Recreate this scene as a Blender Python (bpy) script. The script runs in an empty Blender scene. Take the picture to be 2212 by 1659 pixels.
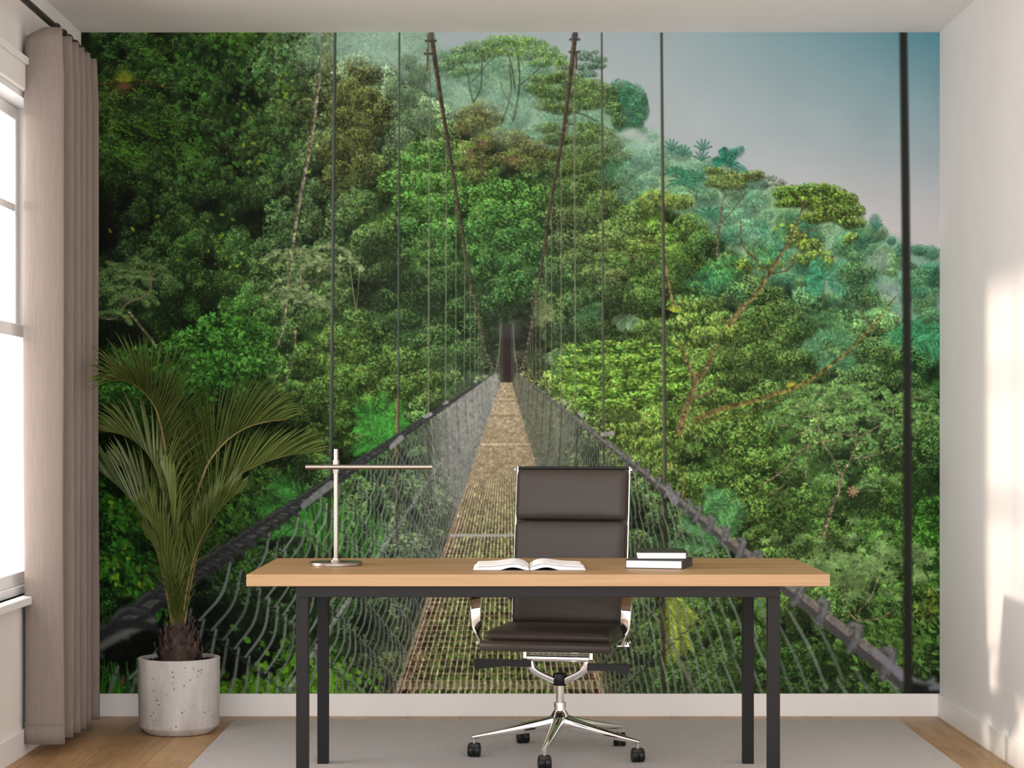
import bpy, bmesh, math, random
import numpy as np
from mathutils import Vector, Matrix, Quaternion
R = math.radians
random.seed(4)
SC = bpy.context.scene
COL = SC.collection

# ---------------------------------------------------------------- camera, sky, sun, exposure
cam_data = bpy.data.cameras.new('camera')
cam_data.lens = 70.0; cam_data.sensor_width = 36.0; cam_data.clip_start = 0.05
cam_data.shift_x = -2.0 / 2212; cam_data.shift_y = 103.5 / 2212
camera = bpy.data.objects.new('camera', cam_data)
camera.location = (0, -8.525, 1.217); camera.rotation_euler = (R(90), 0, 0)
COL.objects.link(camera); SC.camera = camera

world = bpy.data.worlds.new('daylight'); SC.world = world; world.use_nodes = True
wn = world.node_tree; bg = wn.nodes['Background']
_tc = wn.nodes.new('ShaderNodeTexCoord'); _dot = wn.nodes.new('ShaderNodeVectorMath'); _dot.operation = 'DOT_PRODUCT'   # hazy sky, brighter towards the low sun and the front
_dot.inputs[1].default_value = (-0.62, -0.55, 0.56); wn.links.new(_tc.outputs['Generated'], _dot.inputs[0])
_mr = wn.nodes.new('ShaderNodeMapRange'); wn.links.new(_dot.outputs['Value'], _mr.inputs[0])
for _i, _v in ((1, -1.0), (2, 1.0), (3, 0.5), (4, 1.5)): _mr.inputs[_i].default_value = _v
_mu = wn.nodes.new('ShaderNodeMath'); _mu.operation = 'MULTIPLY'; _mu.inputs[1].default_value = 1.6
wn.links.new(_mr.outputs[0], _mu.inputs[0]); wn.links.new(_mu.outputs[0], bg.inputs[1])
bg.inputs[0].default_value = (1.0, 0.982, 0.98, 1)

sun_data = bpy.data.lights.new('sun', 'SUN'); sun_data.energy = 1.7; sun_data.angle = R(2.6); sun_data.color = (1.0, 0.84, 0.70)
sun = bpy.data.objects.new('sun', sun_data); COL.objects.link(sun)
el, az = R(10.0), R(3.5)
sun.rotation_euler = Vector((math.cos(el) * math.cos(az), math.cos(el) * math.sin(az), -math.sin(el))).to_track_quat('-Z', 'Y').to_euler()
sun.location = (-6, -1.5, 3)

SC.view_settings.view_transform = 'Standard'; SC.view_settings.look = 'None'
SC.view_settings.exposure = 0.9; SC.view_settings.gamma = 1.0; SC.view_settings.use_curve_mapping = False

# ---------------------------------------------------------------- helpers
def tag(o, label, cat, group=None):
    o['label'] = label; o['category'] = cat
    if group: o['group'] = group
    return o

def obj(name, bm, mat=None, parent=None, smooth=False, auto=None):
    me = bpy.data.meshes.new(name)
    if isinstance(bm, bmesh.types.BMesh):
        bmesh.ops.recalc_face_normals(bm, faces=bm.faces)
        bm.to_mesh(me); bm.free()
    if mat: me.materials.append(mat)
    o = bpy.data.objects.new(name, me); COL.objects.link(o)
    if parent: o.parent = parent
    if smooth or auto:
        me.polygons.foreach_set('use_smooth', [True] * len(me.polygons))
        if auto: me.set_sharp_from_angle(angle=R(auto))
    return o

def thing(name, label, cat, loc=(0, 0, 0), rotz=0.0, group=None):
    o = bpy.data.objects.new(name, None); COL.objects.link(o); o.location = loc; o.rotation_euler = (0, 0, rotz)
    o.empty_display_size = 0.05
    return tag(o, label, cat, group)

def struct(name, bm, mat, parent=None, **k):
    o = obj(name, bm, mat, parent, **k)
    if parent is None: o['kind'] = 'structure'
    return o

def box(bm, x0, x1, y0, y1, z0, z1, bevel=0.0, seg=2):
    b = bmesh.new()
    bmesh.ops.create_cube(b, size=1)
    for v in b.verts:
        v.co = ((x0 + x1) / 2 + v.co.x * (x1 - x0), (y0 + y1) / 2 + v.co.y * (y1 - y0), (z0 + z1) / 2 + v.co.z * (z1 - z0))
    if bevel: bmesh.ops.bevel(b, geom=b.edges[:], offset=bevel, segments=seg, affect='EDGES', profile=0.5)
    join(bm, b)

def join(bm, b):
    vm = {v: bm.verts.new(v.co) for v in b.verts}
    for f in b.faces:
        try: bm.faces.new([vm[v] for v in f.verts])
        except ValueError: pass
    b.free()

def xform(bm, mat):
    bmesh.ops.transform(bm, matrix=mat, verts=bm.verts)

def lathe(bm, prof, n=48, center=(0, 0)):
    rings = []
    for r, z in prof:
        if r < 1e-6: rings.append([bm.verts.new((center[0], center[1], z))])
        else: rings.append([bm.verts.new((center[0] + r * math.cos(2 * math.pi * i / n), center[1] + r * math.sin(2 * math.pi * i / n), z)) for i in range(n)])
    for a, b in zip(rings, rings[1:]):
        for i in range(n):
            j = (i + 1) % n
            if len(a) == 1 and len(b) == 1: continue
            if len(a) == 1: bm.faces.new((a[0], b[i], b[j]))
            elif len(b) == 1: bm.faces.new((a[i], a[j], b[0]))
            else: bm.faces.new((a[i], a[j], b[j], b[i]))

def sweep(bm, pts, section, up=(0, 0, 1), scale=None, closed=False, cap=True):
    """section (list of 2-D points: side, up) carried along pts"""
    pts = [Vector(p) for p in pts]; n = len(pts); rings = []
    up = Vector(up)
    for i, p in enumerate(pts):
        a = pts[i - 1] if (i or closed) else p; b = pts[(i + 1) % n] if (i < n - 1 or closed) else p
        t = (b - a).normalized(); s = t.cross(up)
        if s.length < 1e-4: s = t.cross(Vector((0, 1, 0.01)))
        s.normalize(); u = s.cross(t).normalized()
        k = scale[i] if scale else 1.0
        kx, ky = k if isinstance(k, tuple) else (k, k)
        rings.append([bm.verts.new(p + s * (q[0] * kx) + u * (q[1] * ky)) for q in section])
    m = len(section)
    for i in range(n if closed else n - 1):
        a, b = rings[i], rings[(i + 1) % n]
        for j in range(m): bm.faces.new((a[j], a[(j + 1) % m], b[(j + 1) % m], b[j]))
    if cap and not closed:
        bm.faces.new(rings[0][::-1]); bm.faces.new(rings[-1])

def circ(r, n=12): return [(r * math.cos(2 * math.pi * i / n), r * math.sin(2 * math.pi * i / n)) for i in range(n)]

def rrect(w, h, r, n=3):
    out = []
    for cx, cy, a0 in ((w / 2 - r, h / 2 - r, 0), (-w / 2 + r, h / 2 - r, 90), (-w / 2 + r, -h / 2 + r, 180), (w / 2 - r, -h / 2 + r, 270)):
        for i in range(n + 1):
            a = R(a0 + 90 * i / n); out.append((cx + r * math.cos(a), cy + r * math.sin(a)))
    return out

def spline(pts, n):
    p = [Vector(q) for q in pts]; out = []
    for k in range(n):
        t = k / (n - 1) * (len(p) - 1); i = min(int(t), len(p) - 2); f = t - i
        p0 = p[max(i - 1, 0)]; p1 = p[i]; p2 = p[i + 1]; p3 = p[min(i + 2, len(p) - 1)]
        out.append(0.5 * ((2 * p1) + (p2 - p0) * f + (2 * p0 - 5 * p1 + 4 * p2 - p3) * f * f + (3 * p1 - 3 * p2 + p3 - p0) * f ** 3))
    return out

# ---------------------------------------------------------------- materials
def mat(name, color, rough=0.5, metal=0.0, spec=0.5):
    m = bpy.data.materials.new(name); m.use_nodes = True
    b = m.node_tree.nodes['Principled BSDF']
    b.inputs['Base Color'].default_value = (*color, 1); b.inputs['Roughness'].default_value = rough
    b.inputs['Metallic'].default_value = metal; b.inputs['Specular IOR Level'].default_value = spec
    return m
def nd(m, t, **k):
    n = m.node_tree.nodes.new(t)
    for a, v in k.items(): setattr(n, a, v)
    return n
def ln(m, a, b): m.node_tree.links.new(a, b)
def bsdf(m): return m.node_tree.nodes['Principled BSDF']
def coords(m, scale=(1, 1, 1), rot=(0, 0, 0), src='Object'):
    t = nd(m, 'ShaderNodeTexCoord'); p = nd(m, 'ShaderNodeMapping'); p.inputs['Scale'].default_value = scale; p.inputs['Rotation'].default_value = rot
    ln(m, t.outputs[src], p.inputs['Vector']); return p.outputs['Vector']
def noise(m, vec, scale, detail=4, rough=0.55, dist=0.0):
    n = nd(m, 'ShaderNodeTexNoise'); n.inputs['Scale'].default_value = scale; n.inputs['Detail'].default_value = detail
    n.inputs['Roughness'].default_value = rough; n.inputs['Distortion'].default_value = dist
    ln(m, vec, n.inputs['Vector']); return n.outputs['Fac']
def ramp(m, fac, stops):
    r = nd(m, 'ShaderNodeValToRGB'); e = r.color_ramp.elements
    e[0].position, e[0].color = stops[0][0], (*stops[0][1], 1); e[1].position, e[1].color = stops[-1][0], (*stops[-1][1], 1)
    for p, c in stops[1:-1]:
        q = e.new(p); q.color = (*c, 1)
    ln(m, fac, r.inputs['Fac']); return r.outputs['Color']
def mix(m, a, b, fac, mode='MIX'):
    x = nd(m, 'ShaderNodeMix', data_type='RGBA', blend_type=mode)
    for s, v in ((x.inputs[0], fac), (x.inputs[6], a), (x.inputs[7], b)):
        if hasattr(v, 'links') or isinstance(v, bpy.types.NodeSocket): ln(m, v, s)
        else: s.default_value = v if isinstance(v, (int, float)) else (*v, 1)
    return x.outputs[2]
def bump(m, h, strength=0.2, dist=0.002):
    b = nd(m, 'ShaderNodeBump'); b.inputs['Strength'].default_value = strength; b.inputs['Distance'].default_value = dist
    ln(m, h, b.inputs['Height']); ln(m, b.outputs['Normal'], bsdf(m).inputs['Normal'])
def color_in(m, c): ln(m, c, bsdf(m).inputs['Base Color'])

def paint(name, a, b, scale=3.0, vec=(1, 1, 1)):
    m = mat(name, a, 0.75, spec=0.2); v = coords(m, vec)
    n = noise(m, v, scale, 5); color_in(m, ramp(m, n, [(0.35, a), (0.65, b)])); bump(m, noise(m, v, 160, 2), 0.05, 0.001); return m
M_WALL = paint('white_wall_paint', (0.80, 0.77, 0.76), (0.825, 0.795, 0.785))
M_PLASTER = paint('brushed_plaster', (0.74, 0.70, 0.66), (0.84, 0.81, 0.78), 2.2, (1, 1, 0.35))
M_CEIL = paint('ceiling_paint', (0.80, 0.77, 0.75), (0.82, 0.79, 0.77))
M_TRIM = mat('white_trim_gloss', (0.86, 0.845, 0.835), 0.42)
M_FRAME = mat('window_frame_white', (0.84, 0.83, 0.82), 0.4)

M_GLASS = bpy.data.materials.new('window_glass'); M_GLASS.use_nodes = True
nt = M_GLASS.node_tree; nt.nodes.remove(nt.nodes['Principled BSDF'])
_t = nt.nodes.new('ShaderNodeBsdfTransparent'); _g = nt.nodes.new('ShaderNodeBsdfGlossy'); _g.inputs['Roughness'].default_value = 0.02
_x = nt.nodes.new('ShaderNodeMixShader'); _x.inputs[0].default_value = 0.06
nt.links.new(_t.outputs[0], _x.inputs[1]); nt.links.new(_g.outputs[0], _x.inputs[2]); nt.links.new(_x.outputs[0], nt.nodes['Material Output'].inputs[0])

# oak floor boards running away from the camera
M_FLOOR = mat('oak_floor_boards', (0.4, 0.25, 0.12), 0.42)
v = coords(M_FLOOR, (1, 1, 1), (0, 0, R(90)))
br = nd(M_FLOOR, 'ShaderNodeTexBrick'); br.offset = 0.37; br.inputs['Scale'].default_value = 1.0
br.inputs['Brick Width'].default_value = 1.9; br.inputs['Row Height'].default_value = 0.225; br.inputs['Mortar Size'].default_value = 0.0016
br.inputs['Color1'].default_value = (0.25, 0.25, 0.25, 1); br.inputs['Color2'].default_value = (0.8, 0.8, 0.8, 1); br.inputs['Mortar'].default_value = (0.5, 0.5, 0.5, 1)
ln(M_FLOOR, v, br.inputs['Vector'])
vg = coords(M_FLOOR, (9, 0.9, 1)); g1 = noise(M_FLOOR, vg, 3.0, 8, 0.65, 1.4); vs = coords(M_FLOOR, (2.2, 0.8, 1)); g2 = noise(M_FLOOR, vs, 1.6, 4)
wood = ramp(M_FLOOR, g1, [(0.25, (0.30, 0.165, 0.068)), (0.5, (0.47, 0.285, 0.130)), (0.75, (0.56, 0.36, 0.18))])
wood = mix(M_FLOOR, wood, ramp(M_FLOOR, g2, [(0.3, (0.72, 0.68, 0.64)), (0.7, (1.12, 1.1, 1.08))]), 1.0, 'MULTIPLY')
wood = mix(M_FLOOR, wood, ramp(M_FLOOR, br.outputs['Color'], [(0.0, (0.82, 0.82, 0.82)), (1.0, (1.1, 1.1, 1.1))]), 1.0, 'MULTIPLY')
kn = nd(M_FLOOR, 'ShaderNodeTexVoronoi'); kn.inputs['Scale'].default_value = 2.6; ln(M_FLOOR, coords(M_FLOOR, (1.6, 0.8, 1)), kn.inputs['Vector'])
wood = mix(M_FLOOR, (0.10, 0.05, 0.02), wood, ramp(M_FLOOR, kn.outputs['Distance'], [(0.03, (0.25, 0.25, 0.25)), (0.09, (1, 1, 1))]))
wood = mix(M_FLOOR, wood, (0.12, 0.07, 0.035), br.outputs['Fac']); color_in(M_FLOOR, wood); bump(M_FLOOR, g1, 0.05, 0.001)

# desk oak: fine straight grain along the length
def oak(name, k=1.0):
    m = mat(name, (0.5, 0.33, 0.18), 0.48)
    g = noise(m, coords(m, (0.7, 14, 30)), 3.0, 6, 0.6, 0.6); s = noise(m, coords(m, (0.35, 7, 9)), 1.3, 3)
    c = ramp(m, g, [(0.3, (0.315 * k, 0.185 * k, 0.082 * k)), (0.7, (0.40 * k, 0.245 * k, 0.118 * k))])
    c = mix(m, c, ramp(m, s, [(0.35, (0.86, 0.84, 0.82)), (0.65, (1.06, 1.05, 1.04))]), 1.0, 'MULTIPLY'); color_in(m, c); bump(m, g, 0.03, 0.0005); return m
M_OAK = oak('light_oak_tabletop')
M_BLACK = mat('black_powder_coat', (0.008, 0.0075, 0.007), 0.5, spec=0.22); bump(M_BLACK, noise(M_BLACK, coords(M_BLACK), 900, 2), 0.25, 0.0004)
M_PLASTIC = mat('black_plastic', (0.006, 0.006, 0.006), 0.45, spec=0.3)
M_ROD = mat('dark_bronze_rod', (0.022, 0.018, 0.015), 0.45)
M_CHROME = mat('polished_chrome', (0.86, 0.85, 0.84), 0.07, 1.0)
M_STEEL = mat('brushed_warm_steel', (0.36, 0.315, 0.285), 0.30, 1.0)
M_LEATHER = mat('dark_brown_leather', (0.052, 0.041, 0.034), 0.45, spec=0.30); bump(M_LEATHER, noise(M_LEATHER, coords(M_LEATHER), 260, 3), 0.12, 0.0008)
M_RUG = mat('grey_woven_rug', (0.4, 0.37, 0.36), 0.95, spec=0.1)
a_ = noise(M_RUG, coords(M_RUG), 420, 2, 0.7); b_ = noise(M_RUG, coords(M_RUG, (1, 6, 1)), 60, 3, 0.6)
color_in(M_RUG, mix(M_RUG, ramp(M_RUG, a_, [(0.3, (0.40, 0.37, 0.355)), (0.7, (0.70, 0.655, 0.63))]), ramp(M_RUG, b_, [(0.3, (0.9, 0.9, 0.9)), (0.7, (1.07, 1.07, 1.07))]), 1.0, 'MULTIPLY')); bump(M_RUG, a_, 0.6, 0.004)
M_CONC = mat('pitted_concrete', (0.55, 0.53, 0.51), 0.85, spec=0.2)
c1 = noise(M_CONC, coords(M_CONC, (5, 5, 1.4)), 2.4, 6, 0.6); vo = nd(M_CONC, 'ShaderNodeTexVoronoi'); vo.inputs['Scale'].default_value = 46; ln(M_CONC, coords(M_CONC), vo.inputs['Vector'])
sel = noise(M_CONC, coords(M_CONC), 9, 3)
cc = ramp(M_CONC, c1, [(0.3, (0.42, 0.395, 0.38)), (0.7, (0.64, 0.61, 0.59))])
pit = mix(M_CONC, (1, 1, 1), ramp(M_CONC, vo.outputs['Distance'], [(0.09, (0.10, 0.09, 0.08)), (0.17, (1, 1, 1))]), ramp(M_CONC, sel, [(0.42, (0, 0, 0)), (0.5, (1, 1, 1))]))
color_in(M_CONC, mix(M_CONC, cc, pit, 1.0, 'MULTIPLY')); bump(M_CONC, pit, 0.4, 0.002)
M_SOIL = mat('dark_soil', (0.016, 0.012, 0.009), 0.95); bump(M_SOIL, noise(M_SOIL, coords(M_SOIL), 90, 4), 1.0, 0.02)
M_HUSK = mat('brown_palm_husk', (0.05, 0.03, 0.022), 0.7); color_in(M_HUSK, ramp(M_HUSK, noise(M_HUSK, coords(M_HUSK, (1, 1, .3)), 30, 4), [(0.35, (0.022, 0.013, 0.010)), (0.6, (0.07, 0.038, 0.026)), (0.75, (0.16, 0.10, 0.075))]))
M_LEAF = mat('palm_leaflet_green', (0.07, 0.09, 0.018), 0.38, spec=0.5)
color_in(M_LEAF, ramp(M_LEAF, noise(M_LEAF, coords(M_LEAF), 5, 3), [(0.3, (0.058, 0.088, 0.016)), (0.7, (0.15, 0.195, 0.045))]))
M_STALK = mat('palm_stalk_yellow', (0.22, 0.16, 0.04), 0.5); color_in(M_STALK, ramp(M_STALK, noise(M_STALK, coords(M_STALK, (1, 1, .4)), 14, 3), [(0.35, (0.14, 0.12, 0.03)), (0.65, (0.34, 0.24, 0.09))]))
M_CURTAIN = mat('taupe_curtain_linen', (0.36, 0.30, 0.255), 0.85, spec=0.1)
w_ = noise(M_CURTAIN, coords(M_CURTAIN, (40, 40, 1.5)), 6, 3); color_in(M_CURTAIN, ramp(M_CURTAIN, w_, [(0.3, (0.205, 0.168, 0.144)), (0.7, (0.245, 0.203, 0.175))]))
M_PAGES = mat('white_book_pages', (0.86, 0.85, 0.83), 0.7); pl = noise(M_PAGES, coords(M_PAGES, (1, 1, 60)), 14, 3); color_in(M_PAGES, ramp(M_PAGES, pl, [(0.3, (0.82, 0.81, 0.795)), (0.6, (0.87, 0.86, 0.85))]))
M_COVER = mat('black_book_cover', (0.022, 0.020, 0.019), 0.55)
M_SEAM = mat('dark_piping', (0.012, 0.010, 0.009), 0.6)
# ---------------------------------------------------------------- printed wall mural (numbers are mural print coordinates)
MU0, MV0, MW, MH = 175, 70, 1855, 1428

FIELD_V = [70, 120, 220, 320, 420, 520, 620, 720, 820, 920, 1020, 1120, 1220, 1320, 1420, 1490]
FIELD = [  # column centres 225, 325 ... 2025: mean colour of the printed picture
 "233e1c 2d4b20 2a481e 32520e 506e4b 6e8c69 96b4a0 a0b9a8 8caa8c 648c4b 6e8c6e a5afb2 9eaaaf 96a6ac 8ea2aa 849ca5 78969e 698e98 5f8a94",
 "233e1c 2d4b20 2a481e 325226 506e4b 6e8c69 8caa96 8ca591 6e915f 648c4b 6e8c6e a5afb2 9eaaaf 96a6ac 8ea2aa 849ca5 78969e 698e98 5f8a94",
 "2a3e19 233c19 28411c 283e1c 344826 55643c 587350 5f7d5f 789b7d 739673 55733c 5a8c6e a8afb2 a5adb2 a0aab0 98a6ac 8ea0a6 8298a0 6e8e96",
 "2d4b1e 263e1a 233a18 283c1a 304628 465837 485f3c 55733c 5a6e3c 5f7650 55733c 698c69 82a08c 82a58c a5afac acb2b6 aab0b4 a5acb2 9ba5ac",
 "12200e 1e3214 233a18 263c1c 30482a 415837 4e7337 55873c 508237 4b8237 4b6937 55733c 698c3c 5a8250 739664 789650 789150 b2b2b0 b2b0b0",
 "12200f 233a19 2a481e 2d4b23 3c5532 3e5832 37502a 416930 447834 375f2d 4b693a 648741 5a8232 46733c 5f824b 698c3c 5f9169 6e9b82 829691",
 "2d4426 32502a 2a461e 325026 4b643c 465f37 2d3e26 37522d 32502a 32502d 415f32 446432 46692d 416e3c 5a7d4b 50825a 4b7d55 5a8c73 50826e",
 "0f1c0c 192a0f 32731e 346920 37552a 44642d 32502a 324b2a 34552d 30372a 415a37 3c552d 557832 739646 466932 466e3c 466941 507341 376e4b",
 "235514 235516 326e1e 325f20 415f2d 4b732d 46692a 46642d 4b6446 505041 6e9b37 73a037 699137 507332 4b6932 50733c 557846 4b6e37 3c6e37",
 "14280c 1e3212 233714 233c19 2d461e 415f26 3c692a 4b643c 5a5a46 50503c 556446 698241 5a7d32 557337 4b6e32 55783c 5a7d46 557841 4b7837",
 "122d0c 192d0f 1e3214 233c16 325026 375528 3c5a32 46693c 5a5a3c 50503c 505f3c 4b6437 5f7d37 46692d 4b6e2d 507337 4b733c 4b6e32 2d5528",
 "16410f 193c12 1e3c14 234119 375532 3c5f32 46643c 4b643c 5a6441 50503c 505a3c 46552d 415a37 466e3c 46692d 46692d 3c5f28 325523 37731e",
 "1c5012 1e4b12 1c3214 23411c 324b2d 375532 415f3c 4b5f3c 555f3c 505a3c 505a3c 46552d 46693c 4b693c 4b692d 557337 557d3c 3c5f28 32641e",
 "193c12 142312 122012 192d19 233c20 2d5023 3c5032 46502d 50642d 465528 465528 465a32 46642d 4b6e2d 46642d 3c5528 466932 4b7332 466e28",
 "0f190c 0c160a 0f190f 162614 28461e 2d4b1e 3c4b30 464b2d 4b5528 505532 505532 464b32 3c552d 415f2d 3c5f2d 2d4b1e 325023 3c5f28 233c19",
 "1e4619 1e3c14 193214 325f23 3c6e1e 376423 3c4b2d 464b2d 4b5528 505532 505532 464b32 3c552d 3c5a2d 3c5a2d 325023 375528 325023 192314",
]

def paint_mural(np, seed=7):
    rng = np.random.default_rng(seed)
    W, H = MW, MH
    U = np.arange(W, dtype=np.float32) + MU0
    V = np.arange(H, dtype=np.float32) + MV0

    def hexes(s):
        return [[int(h[i:i + 2], 16) for i in (0, 2, 4)] for h in s.split()]
    G = np.array([hexes(r) for r in FIELD], np.float32)
    GV = np.array(FIELD_V, np.float32)

    def field(u, v):
        u = np.asarray(u, np.float32); v = np.asarray(v, np.float32)
        fu = np.clip((u - 225) / 100, 0, 17.999); iu = fu.astype(int); fu = (fu - iu)[..., None]
        iv = np.clip(np.searchsorted(GV, v, side='right') - 1, 0, len(GV) - 2)
        fv = np.clip((v - GV[iv]) / (GV[iv + 1] - GV[iv]), 0, 1)[..., None]
        return ((G[iv, iu] * (1 - fu) + G[iv, iu + 1] * fu) * (1 - fv)
                + (G[iv + 1, iu] * (1 - fu) + G[iv + 1, iu + 1] * fu) * fv)

    def noise(cell, octaves=3):
        out = np.zeros((H, W), np.float32); amp = 1.0; tot = 0
        for o in range(octaves):
            gh, gw = int(H / cell) + 3, int(W / cell) + 3
            g = rng.standard_normal((gh, gw)).astype(np.float32)
            y = np.arange(H) / cell; x = np.arange(W) / cell
            iy, ix = y.astype(int), x.astype(int)
            fy = (y - iy)[:, None]; fx = (x - ix)[None]
            fy = fy * fy * (3 - 2 * fy); fx = fx * fx * (3 - 2 * fx)
            out += amp * ((g[iy][:, ix] * (1 - fx) + g[iy][:, ix + 1] * fx) * (1 - fy)
                          + (g[iy + 1][:, ix] * (1 - fx) + g[iy + 1][:, ix + 1] * fx) * fy).astype(np.float32)
            tot += amp * amp; amp *= .55; cell = max(cell / 2, 1.5)
        return out / np.sqrt(tot)

    def blur(a, r):
        r = int(r)
        if r < 1: return a
        for ax in (0, 1):
            for _ in range(2):
                pad = [(0, 0)] * a.ndim; pad[ax] = (r + 1, r)
                c = np.cumsum(np.pad(a, pad, mode='edge'), axis=ax, dtype=np.float64)
                n = a.shape[ax]
                sl1 = [slice(None)] * a.ndim; sl0 = [slice(None)] * a.ndim
                sl1[ax] = slice(2 * r + 1, 2 * r + 1 + n); sl0[ax] = slice(0, n)
                a = ((c[tuple(sl1)] - c[tuple(sl0)]) / (2 * r + 1)).astype(np.float32)
        return a

    def polymask(pts, soft=0):
        m = np.zeros((H, W), bool)
        p = np.array(pts, np.float32)
        x0, y0 = p[:, 0], p[:, 1]; x1, y1 = np.roll(x0, -1), np.roll(y0, -1)
        for r in range(max(0, int(p[:, 1].min() - MV0)), min(H, int(p[:, 1].max() - MV0) + 2)):
            v = V[r]
            k = (y0 <= v) != (y1 <= v)
            if not k.any(): continue
            xs = np.sort(x0[k] + (v - y0[k]) / (y1[k] - y0[k]) * (x1[k] - x0[k])) - MU0
            for a, b in zip(xs[::2], xs[1::2]):
                m[r, max(0, int(a)):max(0, min(W, int(b) + 1))] = True
        m = m.astype(np.float32)
        return blur(m, soft) if soft else m

    UU, VV = np.meshgrid(U, V)

    # -- masks for single leaves
    leafs = {}
    def leaf(L, asp, ang):
        k = (int(L), round(asp * 10), int(ang * 24 / (2 * np.pi)) % 24)
        if k not in leafs:
            L = k[0]; a = k[2] * 2 * np.pi / 24; hs = L / 2; n = int(np.ceil(hs)) + 1
            s = (np.arange(-n * 3, n * 3 + 3) - 1) / 3.0
            X, Y = np.meshgrid(s, s)
            x = X * np.cos(a) + Y * np.sin(a); y = -X * np.sin(a) + Y * np.cos(a)
            t = x / hs
            w = hs * asp * np.clip(1 - t * t, 0, 1) * (1 - .25 * t)
            m = ((np.abs(y) <= np.maximum(w, 0.28)) & (np.abs(t) <= 1)).astype(np.float32)
            N = 2 * n + 1
            m = m[:3 * N, :3 * N].reshape(N, 3, N, 3).mean((1, 3))
            leafs[k] = (m[..., None], n)
        return leafs[k]

    C = np.empty((H, W, 3), np.float32)

    def stamp(u, v, m, n, col, al):
        x = int(u - MU0) - n; y = int(v - MV0) - n
        N = 2 * n + 1
        if x < 0 or y < 0 or x + N > W or y + N > H:
            x0, y0 = max(x, 0), max(y, 0); x1, y1 = min(x + N, W), min(y + N, H)
            if x1 <= x0 or y1 <= y0: return
            m = m[y0 - y:y1 - y, x0 - x:x1 - x]; x, y = x0, y0
            c = C[y0:y1, x0:x1]
        else:
            c = C[y:y + N, x:x + N]
        c += (col - c) * (m * al)

    def leaves(us, vs, Ls, asp, angs, cols, al=.92):
        for i in range(len(us)):
            m, n = leaf(Ls[i], asp, angs[i])
            stamp(us[i], vs[i], m, n, cols[i], al)

    blobs = {}
    def blob(u, v, rx, ry, col, al):
        k = (int(rx), int(ry))
        if k not in blobs:
            n = max(k) + 1; s = np.arange(-n, n + 1)
            X, Y = np.meshgrid(s / max(k[0], 1), s / max(k[1], 1))
            blobs[k] = (np.clip(1.15 - (X * X + Y * Y), 0, 1)[..., None].astype(np.float32) ** .8, n)
        m, n = blobs[k]
        stamp(u, v, np.minimum(m, 1), n, col, al)

    def line(pts, wid, col, al=1.0, soft=1.0, tex=0.0, hi=None):
        """tapering stroke through pts; hi = lighter colour towards its left edge"""
        pts = np.array(pts, np.float32)
        wid = np.broadcast_to(np.asarray(wid, np.float32), (len(pts),)) if np.ndim(wid) == 0 else np.interp(
            np.linspace(0, 1, len(pts)), np.linspace(0, 1, len(wid)), wid)
        col = np.asarray(col, np.float32)
        acc = {}
        lo = pts.min(0) - wid.max() - soft - 2; hi_ = pts.max(0) + wid.max() + soft + 2
        x0, y0 = max(0, int(lo[0] - MU0)), max(0, int(lo[1] - MV0))
        x1, y1 = min(W, int(hi_[0] - MU0) + 1), min(H, int(hi_[1] - MV0) + 1)
        if x1 <= x0 or y1 <= y0: return
        A = np.zeros((y1 - y0, x1 - x0), np.float32); S = np.zeros_like(A)
        for i in range(len(pts) - 1):
            a, b = pts[i], pts[i + 1]; d = b - a; L2 = max(float(d @ d), 1e-6)
            m = max(wid[i], wid[i + 1]) / 2 + soft + 1
            sx0 = max(x0, int(min(a[0], b[0]) - m - MU0)); sx1 = min(x1, int(max(a[0], b[0]) + m - MU0) + 2)
            sy0 = max(y0, int(min(a[1], b[1]) - m - MV0)); sy1 = min(y1, int(max(a[1], b[1]) + m - MV0) + 2)
            if sx1 <= sx0 or sy1 <= sy0: continue
            X = UU[sy0:sy1, sx0:sx1] - a[0]; Y = VV[sy0:sy1, sx0:sx1] - a[1]
            t = np.clip((X * d[0] + Y * d[1]) / L2, 0, 1)
            r = np.hypot(X - t * d[0], Y - t * d[1]); w = (wid[i] + (wid[i + 1] - wid[i]) * t) / 2
            k = np.clip((w - r) / soft + .5, 0, 1) * np.minimum(1, 2 * w / .8)
            sub = A[sy0 - y0:sy1 - y0, sx0 - x0:sx1 - x0]
            if hi is not None:
                side = (X * d[1] - Y * d[0]) / np.sqrt(L2) / np.maximum(w, .5)
                ss = S[sy0 - y0:sy1 - y0, sx0 - x0:sx1 - x0]; np.copyto(ss, side, where=k > sub)
            np.maximum(sub, k, out=sub)
        c = C[y0:y1, x0:x1]
        if hi is not None:
            f = np.clip(.5 - S * .6, 0, 1)[..., None]
            cc = col * (1 - f) + np.asarray(hi, np.float32) * f
        else:
            cc = np.broadcast_to(col, c.shape)
        if tex:
            cc = cc * (1 + tex * TEX[y0:y1, x0:x1, None])
        c += (cc - c) * (A * al)[..., None]

    def smooth(pts, n=24):
        p = np.array(pts, np.float32); t = np.linspace(0, len(p) - 1, n); i = np.clip(t.astype(int), 0, len(p) - 2); f = (t - i)[:, None]
        g = np.gradient(p, axis=0)
        h00 = 2 * f ** 3 - 3 * f ** 2 + 1; h10 = f ** 3 - 2 * f ** 2 + f; h01 = -2 * f ** 3 + 3 * f ** 2; h11 = f ** 3 - f ** 2
        return h00 * p[i] + h10 * g[i] + h01 * p[i + 1] + h11 * g[i + 1]

    TEX = noise(5, 2)
    N1 = noise(46, 3); N2 = noise(14, 2)

    def at(A, u, v):
        return A[np.clip((np.asarray(v) - MV0).astype(int), 0, H - 1), np.clip((np.asarray(u) - MU0).astype(int), 0, W - 1)]

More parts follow.
